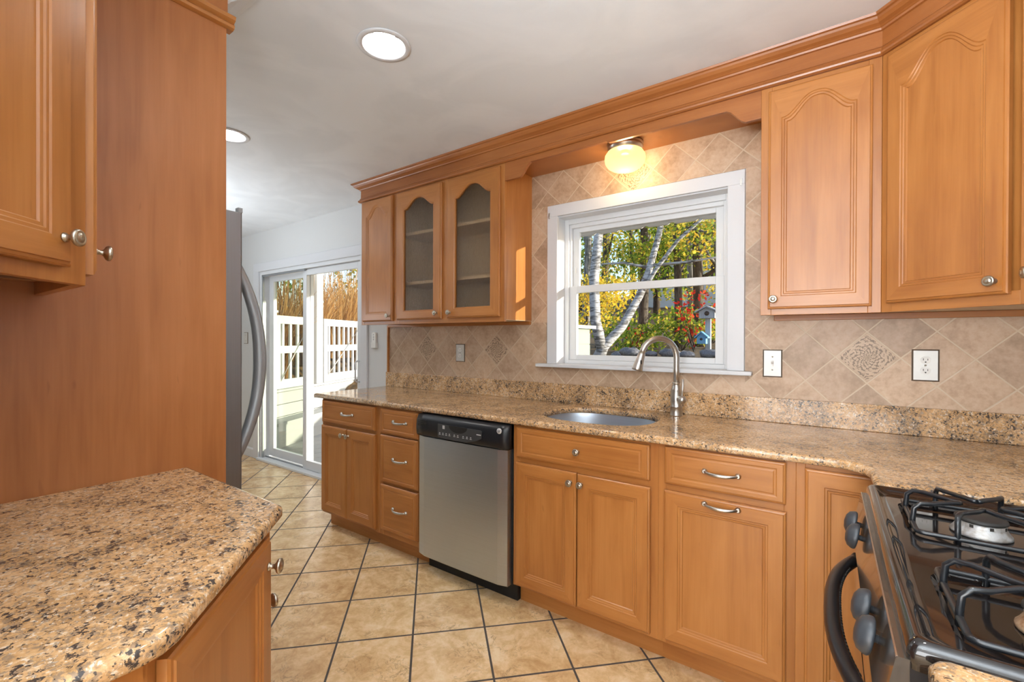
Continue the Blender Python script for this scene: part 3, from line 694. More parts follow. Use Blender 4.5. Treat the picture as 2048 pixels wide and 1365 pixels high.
for k, (cx, cy) in enumerate(BUR):
    b = MB(); h = .110; z0 = .9145; r = .0048
    fr_ = [(cx+x, cy+y, z0) for x, y in rrect(-h, h, -h, h, .012, 3)]
    b.tube(fr_, r, 8, closed=True)
    for s in range(4):
        T = Matrix.Translation((cx, cy, 0)) @ Matrix.Rotation(s*PI/2, 4, 'Z')
        for e in (-1, 1):
            b.T = Matrix.Identity(4)
            loc = [(-h, .052*e, z0-.012), (-h, .052*e, z0+.008), (-h+.002, .052*e, z0+.030), (-h+.012, .050*e, z0+.040), (-h+.03, .043*e, z0+.041), (-.046, .012*e, z0+.041), (-.034, .006*e, z0+.041), (-.030, 0, z0+.041)]
            b.tube([T @ Vector(p) for p in loc], r, 8)
    b.build('grate', M['grate'], ra)
# slanted control panel, knobs, oven door
pan = MB(); pan.prism([(.072, .893), (.086, .893), (.086, .797), (.054, .797)], .7445, 1.4955, 'y'); cpn = pan.build('control_panel', plain('brown_black_glass', (.06, .05, .04), .16, 0, .5), ra)
bx('seam_strip', M['plate'], cpn, .0715, .0735, .7445, 1.4955, .8915, .8935)
def stove_knob(y):
    ax = Vector((-.98, 0, .19)).normalized(); o = Vector((.072, y, .843))
    b = MB(); b.lathe([(.006, 0), (.006, .016), (.0075, .018)], o, ax, 12)
    b.lathe([(.001, .0165), (.026, .0165), (.0285, .019), (.028, .024), (.024, .032), (.015, .037), (.002, .039)], o, ax, 24)
    b.build('burner_knob', M['knobgrey'], ra, .0015)
for y in (1.375, 1.285, .955, .865): stove_knob(y)
b = MB(); b.box(.060, .084, .75, 1.49, .205, .787); dr_ = b.build('oven_door', M['black'], ra, .006)
bx('oven_window', plain('oven_glass', (.015, .012, .012), .04), dr_, .0592, .0605, .86, 1.38, .34, .64)
b = MB(); P = []
for i in range(25):
    t = -1 + 2*i/24; P.append((.060 - .052*(1 - abs(t)**2.6), 1.12 + .285*t, .752 - .004*t*t))
b.tube(P, .0135, 12)
for s in (-1, 1): b.ball((.058, 1.12+.285*s, .748), .016, 12, sc3=(.7, 1, 1))
hdl = b.build('handle', M['blackp'], dr_)
b = MB()
for i in range(40):
    t = -.72 + 1.44*i/39; x = .060 - .052*(1-abs(t)**2.6) + .0115; b.ball((x, 1.12 + .285*t, .752), .0052, 8)
b.build('finger_grip', M['rubber'], hdl)
bx('storage_drawer', M['black'], ra, .062, .084, .75, 1.49, .065, .195, bevel=.005)

# near counter on the range wall
cabinet('base_cabinet', 'maple base cabinet under the near granite corner beside the range', 'cabinet', 'base cabinets on the range wall', (.125, .728, 0), -PI/2, .62, BH, .63, [('door', .03, .122, .27, DH, A_), ('door', .31, .122, .27, DH, A_), ('drawer', .03, RZ, .55, RH, S_)], toe=.105, rails=[(.69, .74)])
slab_top('countertop', [(.098, .095), (.763, .095), (.763, .738), (.118, .738), (.106, .732), (.098, .718)], BH+.0006, .914, 'granite countertop corner at the near side of the range', 'countertop')

# ------------------------------------------------------------------ pantry side: panel, counter, cabinets, fridge
pn = empty('end_panel', (-1.555, .29, 0), 'tall maple end panel rising from the near counter beside the fridge', 'panel')
bx('veneer', M['panelwood'], pn, -1.566, -1.544, -.068, .642, 0.001, 2.27)
b = MB(); pr = [(-1.5665, 2.258), (-1.540, 2.258), (-1.530, 2.262), (-1.528, 2.270), (-1.534, 2.277), (-1.522, 2.284), (-1.519, 2.294), (-1.527, 2.300), (-1.5665, 2.300)]
b.loops([[(x, y, z) for x, z in pr] for y in (-.068, .660)], cap0=True, cap1=True); b.build('ledge_molding', M['woodh'], pn)
bx('frieze', M['panelwood'], pn, -1.566, -1.540, -.068, .644, 2.3005, 2.4435)
fr_root = empty('refrigerator', (-2.03, .3, 0), 'stainless refrigerator behind the tall end panel', 'refrigerator')
bx('body', plain('fridge_grey_side', (.30, .30, .31), .5), fr_root, -2.48, -1.572, -.03, .648, .02, 1.695)
for x0, x1 in ((-2.478, -2.03), (-2.024, -1.573)):
    b = MB(); P = [(x0, .652), (x1, .652), (x1, .698), (x1-.004, .703), (x0+.004, .703), (x0, .698)]; b.prism(P, .62, 1.702, 'z'); dd = b.build('door', M['steel_v'], fr_root, .001)
    bx('hinge_cover', M['track'], dd, x1-.02 if x1 > -2 else x0, x1 if x1 > -2 else x0+.02, .69, .7035, 1.7025, 1.717)
b = MB(); b.prism([(-2.478, .652), (-1.573, .652), (-1.573, .698), (-1.577, .703), (-2.474, .703), (-2.478, .698)], .06, .61, 'z'); fd = b.build('freezer_drawer', M['steel_v'], fr_root, .001)
hs = MB(); P = []
for i in range(23):
    t = -1 + 2*i/22; P.append((-1.645, .703 + .090*(1-abs(t)**2.2), 1.213 + .345*t))
hs.tube(P, [.017 + .004*(1-abs(-1+2*i/22)) for i in range(23)], 12); hs.build('handle', plain('grey_handle', (.30, .31, .32), .42, .6), [o for o in fr_root.children if o.name.startswith('door')][-1])
hs = MB(); hs.tube([(-2.35, .703, .55), (-2.34, .75, .55), (-2.03, .77, .55), (-1.72, .75, .55), (-1.71, .703, .55)], .012, 10); hs.build('handle', M['steel_v'], fd)
near = [(-1.5425, -.068), (-.702, -.068)]
near_arc = [(-.692, .10), (-.687, .15), (-.686, .19), (-.692, .217), (-.705, .238)]
slab_top('countertop', near + near_arc + [(-1.000, .528), (-1.010, .537), (-1.020, .541), (-1.5425, .541)], BH+.0006, .914, 'speckled granite countertop with a clipped corner against the tall panel', 'countertop')
# base cabinet with a clipped corner: a front, a diagonal front and an end panel
FXY = -.515; cy_ = .503; cxA = FXY - cy_; cxB = -.722; cyB = FXY - cxB
pc = empty('corner_base_cabinet', (-1.1, .2, 0), 'maple base cabinet with a diagonal door under the near granite counter', 'cabinet')
body = [(-1.542, -.068), (cxB-.02, -.068), (cxB-.02, cyB-.01), (cxA-.01, cy_-.02), (-1.542, cy_-.02)]
b = MB(); b.prism(body, .105, BH, 'z'); b.build('carcass', M['wood'], pc)
def strip(b, p, q, inset, thick, z0, z1):
    p, q = Vector(p), Vector(q); t = (q-p).normalized(); nn = Vector((-t.y, t.x)); P = [p-nn*inset, q-nn*inset, q-nn*(inset-thick), p-nn*(inset-thick)]
    b.prism([(v.x, v.y) for v in P], z0, z1, 'z')
A0, A1, A2, A3 = (cxB, -.068), (cxB, cyB), (cxA, cy_), (-1.542, cy_)
b = MB(); b.prism([A0, A1, A2, A3, (-1.542, cy_-.019), (cxA-.008, cy_-.019), (cxB-.019, cyB-.008), (cxB-.019, -.068)], .105, BH-.001, 'z'); b.build('face_frame', M['wood'], pc, .001)
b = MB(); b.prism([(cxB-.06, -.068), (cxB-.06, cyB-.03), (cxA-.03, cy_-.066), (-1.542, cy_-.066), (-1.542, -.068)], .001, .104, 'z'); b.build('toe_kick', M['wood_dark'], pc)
dl = math.hypot(cxA-cxB, cy_-cyB)
def door_at(parent, O, rz, w_, h_, kw, hw=None, name='door'):
    b = MB(); b.T = Tm(*O, rz); front(b, w_, h_, **kw); d = b.build(name, WD, parent)
    if hw: hardware('knob', d, Tm(*O, rz) @ Vector((hw[0], -.0205, hw[1])), rz)
    return d
u_ = Vector((-1, 1))/q2
o1 = Vector((cxB, cyB)) + u_*.018 + Vector((.0005, .0005))
door_at(pc, (o1.x, o1.y, .125), 3*PI/4, dl-.036, .735, dict(fr=.05, fb=.052, ft=.05), (dl-.036-.024, .68))
door_at(pc, (cxA-.012, cy_+.0005, .125), PI, .32, .735, A_, (.034, .551))
door_at(pc, (cxA-.345, cy_+.0005, .125), PI, .165, .735, dict(fr=.045, fb=.052, ft=.05))
b = MB(); b.box(cxB, cxB+.003, -.066, .06, .106, BH-.002); b.box(cxB, cxB+.003, .064, cyB-.005, .106, BH-.002); b.build('end_stile', M['wood'], pc)
# wall cabinets above it
uw = empty('corner_wall_cabinet', (-1.3, .1, UZ), 'maple wall cabinet with a diagonal door hanging above the near counter', 'cabinet')
cu = (-1.192, .244); s_ = -.948; e2 = (-.878, s_+.878)
b = MB(); b.prism([(-1.5425, -.068), e2, (-.892, -.068+.002), (-1.20, .224), (-1.5425, .224)], UZ+.03, 2.298, 'z'); b.build('carcass', M['wood'], uw)
b = MB()
P4 = [(-1.5425, .244), cu, e2, (e2[0]-.026, e2[1]), (cu[0]-.008, cu[1]-.019), (-1.5425, .225)]
b.prism(P4, UZ, 2.298, 'z'); b.build('face_frame', M['wood'], uw, .001)
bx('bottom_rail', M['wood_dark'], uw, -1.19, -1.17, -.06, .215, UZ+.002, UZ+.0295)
AU = dict(fr=.05, fb=.05, ft=.042, arch=.075)
ua = Vector((1, -1))/q2; L_ = .41
o2 = Vector(cu) + ua*(.058+.335) + Vector((.0005, .0005))
door_at(uw, (o2.x, o2.y, UZ+.028), 3*PI/4, .335, .86, AU, (.335-.024, .050))
door_at(uw, (cu[0]-.010, cu[1]+.0005, UZ+.024), PI, .30, .868, AU, (.026, .05))
b = MB(); path2 = [(-1.5425, .244), cu, e2]
path2 = list(reversed(path2)); off = [[(p[0], p[1], z) for p in offset_path(path2, -o_ if False else o_)] for o_, z in prof]
cr2 = [[off[k][i] for k in range(len(prof))] for i in range(3)]
b.loops(cr2, cap0=True, cap1=True); b.build('crown', M['woodc'], uw)

# ------------------------------------------------------------------ kitchen window
wi = empty('window_1', (-.87, 2.4, 1.135), kind='structure')
b = MB(); yc0, yc1 = 2.378, 2.3955
b.box(-1.408, WX0+.006, yc0, yc1, 1.1445, 2.034); b.box(WX1-.004, -.327, yc0, yc1, 1.1445, 2.034)
b.prism([(-1.408, 2.034), (-.327, 2.034), (-.327, 2.102), (-1.408, 2.102)], yc0, yc1, 'y'); b.build('casing', M['white'], wi, .002)
b = MB(); b.box(-1.475, -.292, 2.350, 2.3955, 1.124, 1.144); b.box(WX0, WX1, 2.3955, 2.52, 1.124, 1.144); b.build('stool', M['white'], wi, .004)
b = MB(); b.box(WX0, WX0+.006, 2.3955, 2.54, 1.144, 2.034); b.box(WX1-.006, WX1, 2.3955, 2.54, 1.144, 2.034); b.box(WX0, WX1, 2.3955, 2.54, 2.028, 2.04); b.build('jamb', M['white'], wi)
fx0, fx1, fz0, fz1 = WX0+.006, WX1-.006, 1.144, 2.028
def rect_frame(b, x0, x1, z0, z1, wl, wr, wb, wt, y0, y1):
    b.box(x0, x0+wl, y0, y1, z0, z1); b.box(x1-wr, x1, y0, y1, z0, z1); b.box(x0+wl, x1-wr, y0, y1, z0, z0+wb); b.box(x0+wl, x1-wr, y0, y1, z1-wt, z1)
b = MB(); rect_frame(b, fx0, fx1, fz0, fz1, .028, .022, .022, .030, 2.475, 2.54); rect_frame(b, fx0+.028, fx1-.022, fz0+.022, fz1-.03, .012, .012, .005, .022, 2.487, 2.54); b.build('vinyl_frame', M['vinyl'], wi, .0015)
ix0, ix1 = fx0+.040, fx1-.034
b = MB(); rect_frame(b, ix0-.004, ix1+.004, 1.168, 1.618, .042, .040, .030, .042, 2.484, 2.508); ls = b.build('lower_sash', M['vinyl'], wi, .002)
bx('glass_pane', M['glass'], ls, ix0+.036, ix1-.034, 2.4945, 2.4975, 1.196, 1.578)
b = MB(); rect_frame(b, ix0, ix1, 1.585, 1.985, .042, .040, .036, .036, 2.510, 2.532); us = b.build('upper_sash', M['vinyl'], wi, .002)
bx('glass_pane', M['glass'], us, ix0+.040, ix1-.038, 2.5195, 2.5225, 1.619, 1.951)
b = MB()
for x in (-1.393, -.343): b.box(x-.004, x+.004, 2.372, 2.378, 2.025, 2.058); b.box(x-.002, x+.002, 2.368, 2.372, 2.028, 2.034)
b.build('blind_bracket', M['plate'], wi)
b = MB()
for x in (ix0+.02, ix1-.018): b.box(x-.003, x+.003, 2.506, 2.5105, 1.70, 1.735)
b.build('sash_latch', M['white_plastic'], wi)

# ------------------------------------------------------------------ sliding glass door
do = empty('door_1', (-4.1, 2.4, 0), kind='structure')
b = MB(); b.box(-5.082, DX0, 2.38, 2.40, 0, DZ1); b.box(DX1, -3.148, 2.38, 2.40, 0, DZ1); b.box(-5.082, -3.148, 2.38, 2.40, DZ1, 2.088); b.build('casing', M['white'], do, .003)
b = MB(); b.box(DX0, DX0+.035, 2.40, 2.54, .02, DZ1); b.box(DX1-.03, DX1, 2.40, 2.54, .02, DZ1); b.box(DX0+.035, DX1-.03, 2.40, 2.54, 1.965, DZ1); b.box(DX0, DX1, 2.36, 2.54, 0.001, .022); b.build('frame', M['alu'], do, .001)
b = MB(); b.box(DX0+.036, DX0+.05, 2.405, 2.42, .022, 1.965); b.box(DX0+.036, DX1-.03, 2.44, 2.446, .022, .034); b.box(DX0+.036, -4.13, 2.405, 2.42, 1.945, 1.965); b.build('track', M['track'], do)
b = MB(); rect_frame(b, DX0+.05, -4.14, .034, 1.955, .085, .07, .085, .06, 2.475, 2.51); fp = b.build('fixed_panel', M['alu'], do, .002)
bx('glass_pane', M['glass_screen'], fp, DX0+.13, -4.20, 2.49, 2.495, .115, 1.90)
b = MB(); rect_frame(b, -4.195, DX1-.031, .026, 1.960, .062, .075, .085, .055, 2.430, 2.465); sp_ = b.build('sliding_panel', M['alu'], do, .002)
bx('glass_pane', M['glass'], sp_, -4.138, DX1-.10, 2.445, 2.45, .107, 1.909)
b = MB(); hxp = DX1-.068; b.tube([(hxp, 2.43, 1.10), (hxp-.002, 2.395, 1.098), (hxp-.004, 2.385, 1.085), (hxp-.004, 2.385, .935), (hxp-.002, 2.395, .922), (hxp, 2.43, .92)], .0075, 10); b.box(hxp-.014, hxp+.014, 2.4265, 2.4305, .89, 1.12); b.build('pull_handle', M['vinyl'], sp_)

# ------------------------------------------------------------------ small wall things
def plate(name, x0, x1, z0, z1, y, label, cat, kind, group=None):
    r_ = empty(name, ((x0+x1)/2, y, (z0+z1)/2), label, cat, group); cx, cz = (x0+x1)/2, (z0+z1)/2
    b = MB(); P0 = [(x0, z0), (x1, z0), (x1, z1), (x0, z1)]
    L = [[(x, y, z) for x, z in P0], [(x, y-.003, z) for x, z in P0], [(x, y-.0055, z) for x, z in inset_poly(P0, .005)]]
    b.loops(L, cap0=True, mi=1); b.face([b.v(p) for p in L[-1]]); b.build('cover_plate', [M['plate_face'], M['pewter_dark']], r_, merge=True)
    if kind == 'outlet':
        for s in (-1, 1):
            b = MB(); zc = cz + s*.0205; P = [(cx + .0165*math.cos(a)*(1 if abs(math.cos(a)) < .8 else .97), zc + .0145*math.sin(a)) for a in [2*PI*i/24 for i in range(24)]]
            b.prism(P, y-.0075, y-.0056, 'y'); so = b.build('socket', M['white_plastic'], r_)
            b = MB(); b.box(cx-.0075, cx-.0055, y-.0079, y-.0076, zc-.001, zc+.007); b.box(cx+.0055, cx+.0075, y-.0079, y-.0076, zc-.001, zc+.006); b.lathe([(.001, .0076), (.0026, .0076), (.0026, .0079), (.001, .0079)], (cx, y, zc-.0075), (0, -1, 0), 10); b.build('slots', M['slot'], so)
        b = MB(); b.lathe([(.0001, .0056), (.0035, .0056), (.003, .0075), (.0001, .0078)], (cx, y, cz), (0, -1, 0), 12); b.build('screw', M['pewter'], r_)
    else:
        b = MB(); b.box(cx-.0055, cx+.0055, y-.007, y-.0056, cz-.013, cz+.013); b.prism([(y-.007, cz-.004), (y-.016, cz+.006), (y-.015, cz+.010), (y-.007, cz+.006)], cx-.004, cx+.004, 'x'); b.build('toggle', M['white_plastic'], r_)
        for s in (-1, 1):
            b = MB(); b.lathe([(.0001, .0056), (.0035, .0056), (.003, .0075), (.0001, .0078)], (cx, y, cz+s*.030), (0, -1, 0), 12); b.build('screw', M['pewter'], r_)
ty = YF - .0062
plate('power_outlet', -2.163, -2.080, 1.132, 1.257, ty, 'steel power outlet plate between the two medallion tiles under the glass cabinet', 'outlet', 'outlet')
plate('light_switch', -.250, -.172, 1.121, 1.248, ty, 'steel toggle switch plate beside the window sill', 'switch', 'switch')
plate('power_outlet', .272, .354, 1.131, 1.257, ty, 'wide steel power outlet plate in the corner by the range', 'outlet', 'outlet')
plate('light_switch', -5.325, -5.235, 1.232, 1.358, YF, 'pale switch plate on the wall behind the fridge handle', 'switch', 'switch')
rm = empty('fan_remote', (-3.055, 2.38, 1.28), 'white handheld remote in a holder on the wall past the cabinets', 'remote')
b = MB(); b.prism(rrect(-3.082, -3.032, 1.22, 1.345, .018), 2.378, 2.3985, 'y'); b.build('case', M['white_plastic'], rm, .003)
b = MB(); b.box(-3.086, -3.028, 2.374, 2.3995, 1.215, 1.262); b.build('holder', M['white_plastic'], rm, .003)
b = MB()
for i in range(3): b.lathe([(.0001, 0), (.006, 0), (.005, .003), (.0001, .003)], (-3.057, 2.378, 1.285+.02*i), (0, -1, 0), 12)
b.build('buttons', M['mark'], rm)

# ------------------------------------------------------------------ lights as fittings
can_lab = ['round recessed ceiling light out over the kitchen aisle', 'round recessed ceiling light cut off by the tall end panel', 'added round recessed ceiling light over the range aisle, out of view', 'added round recessed ceiling light in the room behind the camera, out of view', 'added round recessed ceiling light near the dining end, out of view']
for k, (cx, cy) in enumerate(cans):
    CZ = CEIL + rise(cx); r_ = empty('recessed_light', (cx, cy, CZ), can_lab[k], 'ceiling light', 'recessed ceiling lights')
    b = MB(); b.lathe([(.080, CZ+.002), (.080, CZ-.001), (.083, CZ-.005), (.102, CZ-.004), (.104, CZ-.0005), (.080, CZ+.002)], (cx, cy, 0), n=40, cap=False); b.build('trim_ring', M['white'], r_)
    b = MB(); b.lathe([(.080, CZ+.002), (.074, CZ+.05), (.066, CZ+.11), (.03, CZ+.112), (.001, CZ+.112)], (cx, cy, 0), n=36, cap=False); b.build('reflector', plain('can_reflector', (.9, .9, .9), .35), r_)
    b = MB(); b.lathe([(.040, CZ+.111), (.052, CZ+.085), (.056, CZ+.072), (.054, CZ+.066)], (cx, cy, 0), n=28, cap=False); bo = b.build('bulb', M['white'], r_)
    b = MB(); b.lathe([(.054, CZ+.066), (.03, CZ+.0615), (.001, CZ+.060)], (cx, cy, 0), n=28, cap=False); b.build('lens', M['bulb'], bo)
lf = empty('flush_light', (-.868, 2.25, 2.308), 'small lit globe ceiling light on the soffit over the window', 'light')
b = MB(); b.lathe([(.001, 2.3075), (.088, 2.3075), (.092, 2.303), (.088, 2.298), (.088, 2.290), (.091, 2.287), (.087, 2.282), (.084, 2.268), (.080, 2.266), (.001, 2.266)], (-.868, 2.25, 0), n=36); b.build('base', M['nickel'], lf)
def frosted_shade():
    m, nt, n, l, b_ = mat('frosted_ribbed_glass'); n.remove(b_); out = n['Material Output']
    tl = n.new('ShaderNodeBsdfTranslucent'); tl.inputs[0].default_value = (.17, .138, .08, 1); tr = n.new('ShaderNodeBsdfTransparent'); tr.inputs[0].default_value = (1, .93, .78, 1)
    df = n.new('ShaderNodeBsdfDiffuse'); df.inputs[0].default_value = (.6, .54, .38, 1)
    a = n.new('ShaderNodeMixShader'); a.inputs[0].default_value = .2; l.new(tl.outputs[0], a.inputs[1]); l.new(df.outputs[0], a.inputs[2])
    c = n.new('ShaderNodeMixShader'); c.inputs[0].default_value = .34; l.new(a.outputs[0], c.inputs[1]); l.new(tr.outputs[0], c.inputs[2]); l.new(c.outputs[0], out.inputs[0]); return m
b = MB(); P = [(.080, 2.266), (.090, 2.262), (.101, 2.245), (.104, 2.228), (.100, 2.208), (.088, 2.190), (.068, 2.176), (.045, 2.169), (.02, 2.1665), (.001, 2.166)]
b.lathe(P, (-.868, 2.25, 0), n=48, cap=False); b.build('glass_shade', frosted_shade(), lf)
b = MB(); b.lathe([(.018, 2.262), (.022, 2.25)], (-.868, 2.25, 0), n=12); b.build('socket', M['pewter'], lf)
add_light('flush_glow', 'POINT', (-.868, 2.25, 2.212), 7.5, (1.0, .76, .46), None, lf, shadow_soft_size=.042)

# ------------------------------------------------------------------ outdoors
random.seed(7)
def smooth(a, b_, x):
    t = max(0, min(1, (x-a)/(b_-a))); return t*t*(3-2*t)
def gz(x, y):
    base = -.5 + smooth(3.2, 6.0, y)*1.56 + smooth(8, 40, y)*4.0
    left = -.5 + smooth(5.2, 7.5, y)*1.5 + smooth(8, 40, y)*4.0
    bank = -.5 + smooth(5.8, 7.2, -x)*1.45
    t = smooth(2.4, 3.4, -x); z = base*(1-t) + max(left, bank)*t
    return z + .05*math.sin(x*2.1+y*1.3)*smooth(6, 9, y)
def ground_mat():
    m, nt, n, l, b_ = mat('leaf_litter'); g = n.new('ShaderNodeNewGeometry'); t = noise(n, l, g.outputs['Position'], 3.5, 6, .7, .5); t2 = noise(n, l, g.outputs['Position'], 30, 3, .7)
    f = math_(n, l, 'ADD', math_(n, l, 'MULTIPLY', t.outputs['Fac'], .55), math_(n, l, 'MULTIPLY', t2.outputs['Fac'], .45))
    r = ramp(n, [(.36, (.025, .022, .012)), (.48, (.085, .055, .022)), (.56, (.20, .105, .035)), (.66, (.10, .13, .035))]); l.new(f, r.inputs[0]); l.new(r.outputs[0], b_.inputs['Base Color']); b_.inputs['Roughness'].default_value = .95; return m
b = MB(); nx, ny = 60, 48; G = [[b.v((-24 + 40*i/nx, 2.56 + 40*(j/ny)**1.5, gz(-24 + 40*i/nx, 2.56 + 40*(j/ny)**1.5))) for i in range(nx+1)] for j in range(ny+1)]
for j in range(ny):
    for i in range(nx): b.face([G[j][i], G[j][i+1], G[j+1][i+1], G[j+1][i]], True)
tag(b.build('ground', ground_mat()), kind='structure')
def bark(name, c1, c2, sc3=(6, 6, 30)):
    m, nt, n, l, b_ = mat(name); g = n.new('ShaderNodeNewGeometry'); t = noise(n, l, g.outputs['Position'], 1, 4, .65, .4, sc3); r = ramp(n, [(.40, c1), (.56, c2)]); l.new(t.outputs['Fac'], r.inputs[0]); l.new(r.outputs[0], b_.inputs['Base Color']); b_.inputs['Roughness'].default_value = .85; return m
M['birch'] = bark('birch_bark', (.09, .085, .08), (.38, .38, .39)); M['bark'] = bark('dark_bark', (.025, .02, .015), (.10, .08, .06), (30, 30, 5)); M['greybark'] = bark('grey_bark', (.08, .08, .075), (.24, .23, .22), (24, 24, 5))
def leafmat(name, stops):
    m, nt, n, l, b_ = mat(name); g = n.new('ShaderNodeNewGeometry'); r = ramp(n, stops); l.new(g.outputs['Random Per Island'], r.inputs[0])
    out = n['Material Output']; n.remove(b_); df = n.new('ShaderNodeBsdfDiffuse'); tl = n.new('ShaderNodeBsdfTranslucent'); mx = n.new('ShaderNodeMixShader'); mx.inputs[0].default_value = .5
    l.new(r.outputs[0], df.inputs[0]); l.new(r.outputs[0], tl.inputs[0]); l.new(df.outputs[0], mx.inputs[1]); l.new(tl.outputs[0], mx.inputs[2]); l.new(mx.outputs[0], out.inputs[0]); return m
LG = leafmat('green_leaves', [(0, (.06, .12, .02)), (.5, (.22, .34, .04)), (.8, (.46, .50, .07)), (1, (.70, .58, .08))])
LY = leafmat('yellow_leaves', [(0, (.40, .36, .05)), (.35, (.72, .55, .06)), (.75, (.90, .66, .08)), (1, (.85, .45, .05))])
LM = leafmat('turning_leaves', [(0, (.10, .17, .03)), (.4, (.34, .42, .06)), (.7, (.75, .60, .08)), (1, (.80, .46, .06))])
LR = leafmat('red_leaves', [(0, (.30, .02, .02)), (.6, (.62, .04, .03)), (1, (.72, .12, .05))])
def leaves(b, c, rad, n, size, rnd):
    for _ in range(n):
        while True:
            p = Vector((rnd.uniform(-1, 1), rnd.uniform(-1, 1), rnd.uniform(-1, 1)))
            if p.length < 1: break
        p = Vector((p.x*rad[0], p.y*rad[1], p.z*rad[2])) + Vector(c)
        u = Vector((rnd.gauss(0, 1), rnd.gauss(0, 1), rnd.gauss(0, 1))).normalized(); v = u.orthogonal().normalized(); s = size*rnd.uniform(.6, 1.3)
        vs = [b.v(p + u*s), b.v(p + v*s*.55), b.v(p - u*s), b.v(p - v*s*.55)]; b.face(vs)
def tree(label, pts, rads, bmat, lmat, clumps, branches=(), size=.042, seed=1, group='trees behind the kitchen window', name='tree'):
    rnd = random.Random(seed); x, y, z = pts[0]; r_ = empty(name, (x, y, z), label, 'tree', group)
    b = MB(); b.tube(pts, rads, 9); b.build('trunk', bmat, r_)
    for bp, br in branches: b = MB(); b.tube(bp, br, 7); b.build('branch', bmat, r_)
    b = MB()
    for c, rad, n in clumps: leaves(b, c, rad, n, size, rnd)
    b.build('foliage', lmat, r_)
    return r_
# leaning birch with a forked trunk
tree('pale birch leaning across the window view with a forked trunk', [(-3.14, 6.96, .95), (-3.06, 7.02, 1.18), (-2.81, 7.19, 1.5), (-2.6, 7.46, 2.05), (-2.48, 7.55, 2.47), (-2.41, 7.85, 3.11), (-2.38, 7.99, 3.6), (-2.3, 8.1, 4.6)], [.11, .09, .072, .064, .058, .05, .045, .03], M['birch'], LM,
     [((-2.2, 8.0, 3.9), (1.3, 1.2, .7), 1100), ((-1.6, 7.9, 3.1), (.7, .8, .5), 480), ((-3.2, 7.6, 3.7), (.9, .8, .6), 600)],
     [([(-3.08, 7.0, 1.15), (-3.18, 6.95, 1.6), (-3.2, 6.93, 2.29), (-3.13, 6.96, 3.1), (-3.1, 7.0, 4.2)], [.10, .09, .085, .075, .05]),
      ([(-2.6, 7.46, 2.05), (-2.36, 7.5, 2.45), (-2.0, 7.5, 2.9), (-1.5, 7.5, 3.3), (-1.1, 7.5, 3.7)], [.045, .035, .03, .022, .012]),
      ([(-2.47, 7.58, 2.5), (-2.9, 7.5, 2.62), (-3.3, 7.4, 2.62)], [.03, .022, .012]), ([(-2.46, 7.6, 2.55), (-1.9, 7.6, 2.55), (-1.2, 7.6, 2.6)], [.03, .02, .01])], seed=3)
T_ = [(-3.40, 9.85, .115, M['bark'], LG, 0), (-2.50, 9.25, .085, M['bark'], LM, 1), (-2.38, 10.5, .13, M['bark'], LG, 2), (-1.62, 9.4, .10, M['greybark'], LM, 3), (-1.05, 10.6, .12, M['bark'], LY, 4), (-4.3, 9.0, .10, M['greybark'], LG, 5), (-4.9, 11.0, .12, M['bark'], LM, 6), (-.3, 9.6, .1, M['bark'], LM, 7), (-3.0, 12.5, .12, M['greybark'], LM, 8), (-1.9, 13.0, .13, M['bark'], LY, 9)]
TL_ = ['dark trunk tree with green leaves directly behind the leaning birch', 'slender dark tree with turning leaves just past the birch', 'thick dark tree with green leaves near the middle of the window', 'grey trunk tree with turning leaves behind the feeder post', 'yellow leaved tree behind the birdhouse post', 'grey trunk green tree by the shed corner', 'dark tree with turning leaves over the shed', 'dark trunk tree with turning leaves at the far edge of the window view', 'grey tree with turning leaves in the second row of the wood', 'yellow tree in the second row of the wood']
for x, y, r, bm_, lm, k in T_:
    rnd = random.Random(40+k); z = gz(x, y) - .05; lean = rnd.uniform(-.25, .25)
    P = [(x + lean*t + .06*math.sin(5*t+k), y + .1*t, z + 6.0*t) for t in [i/8 for i in range(9)]]
    br = []
    for j in range(5):
        t = .25 + .12*j; bx_, by_, bz_ = x + lean*t, y+.1*t, z + 6*t; a = rnd.uniform(0, 2*PI); ln = rnd.uniform(.8, 1.6)
        br.append(([(bx_, by_, bz_), (bx_ + ln*.5*math.cos(a), by_ + ln*.5*math.sin(a), bz_ + .3), (bx_ + ln*math.cos(a), by_ + ln*math.sin(a), bz_ + .8)], [r*.4, r*.28, r*.1]))
    cl = []
    for j in range(9):
        a = rnd.uniform(0, 2*PI); rr = rnd.uniform(.2, 1.3); cl.append(((x + rr*math.cos(a), y + rr*math.sin(a)*.8, z + rnd.uniform(1.7, 4.8)), (rnd.uniform(.4, .8), rnd.uniform(.4, .8), rnd.uniform(.25, .5)), 190))
    for j in range(2):
        a = rnd.uniform(0, 2*PI); rr = rnd.uniform(.2, 1.4); cl.append(((x + rr*math.cos(a), y + rr*math.sin(a)*.8, z + rnd.uniform(.35, 2.2)), (rnd.uniform(.35, .7), rnd.uniform(.3, .6), rnd.uniform(.12, .28)), 150))
    tree(TL_[k], P, [r*(1 - .6*i/8) for i in range(9)], bm_, lm, cl, br, .042, 60+k)
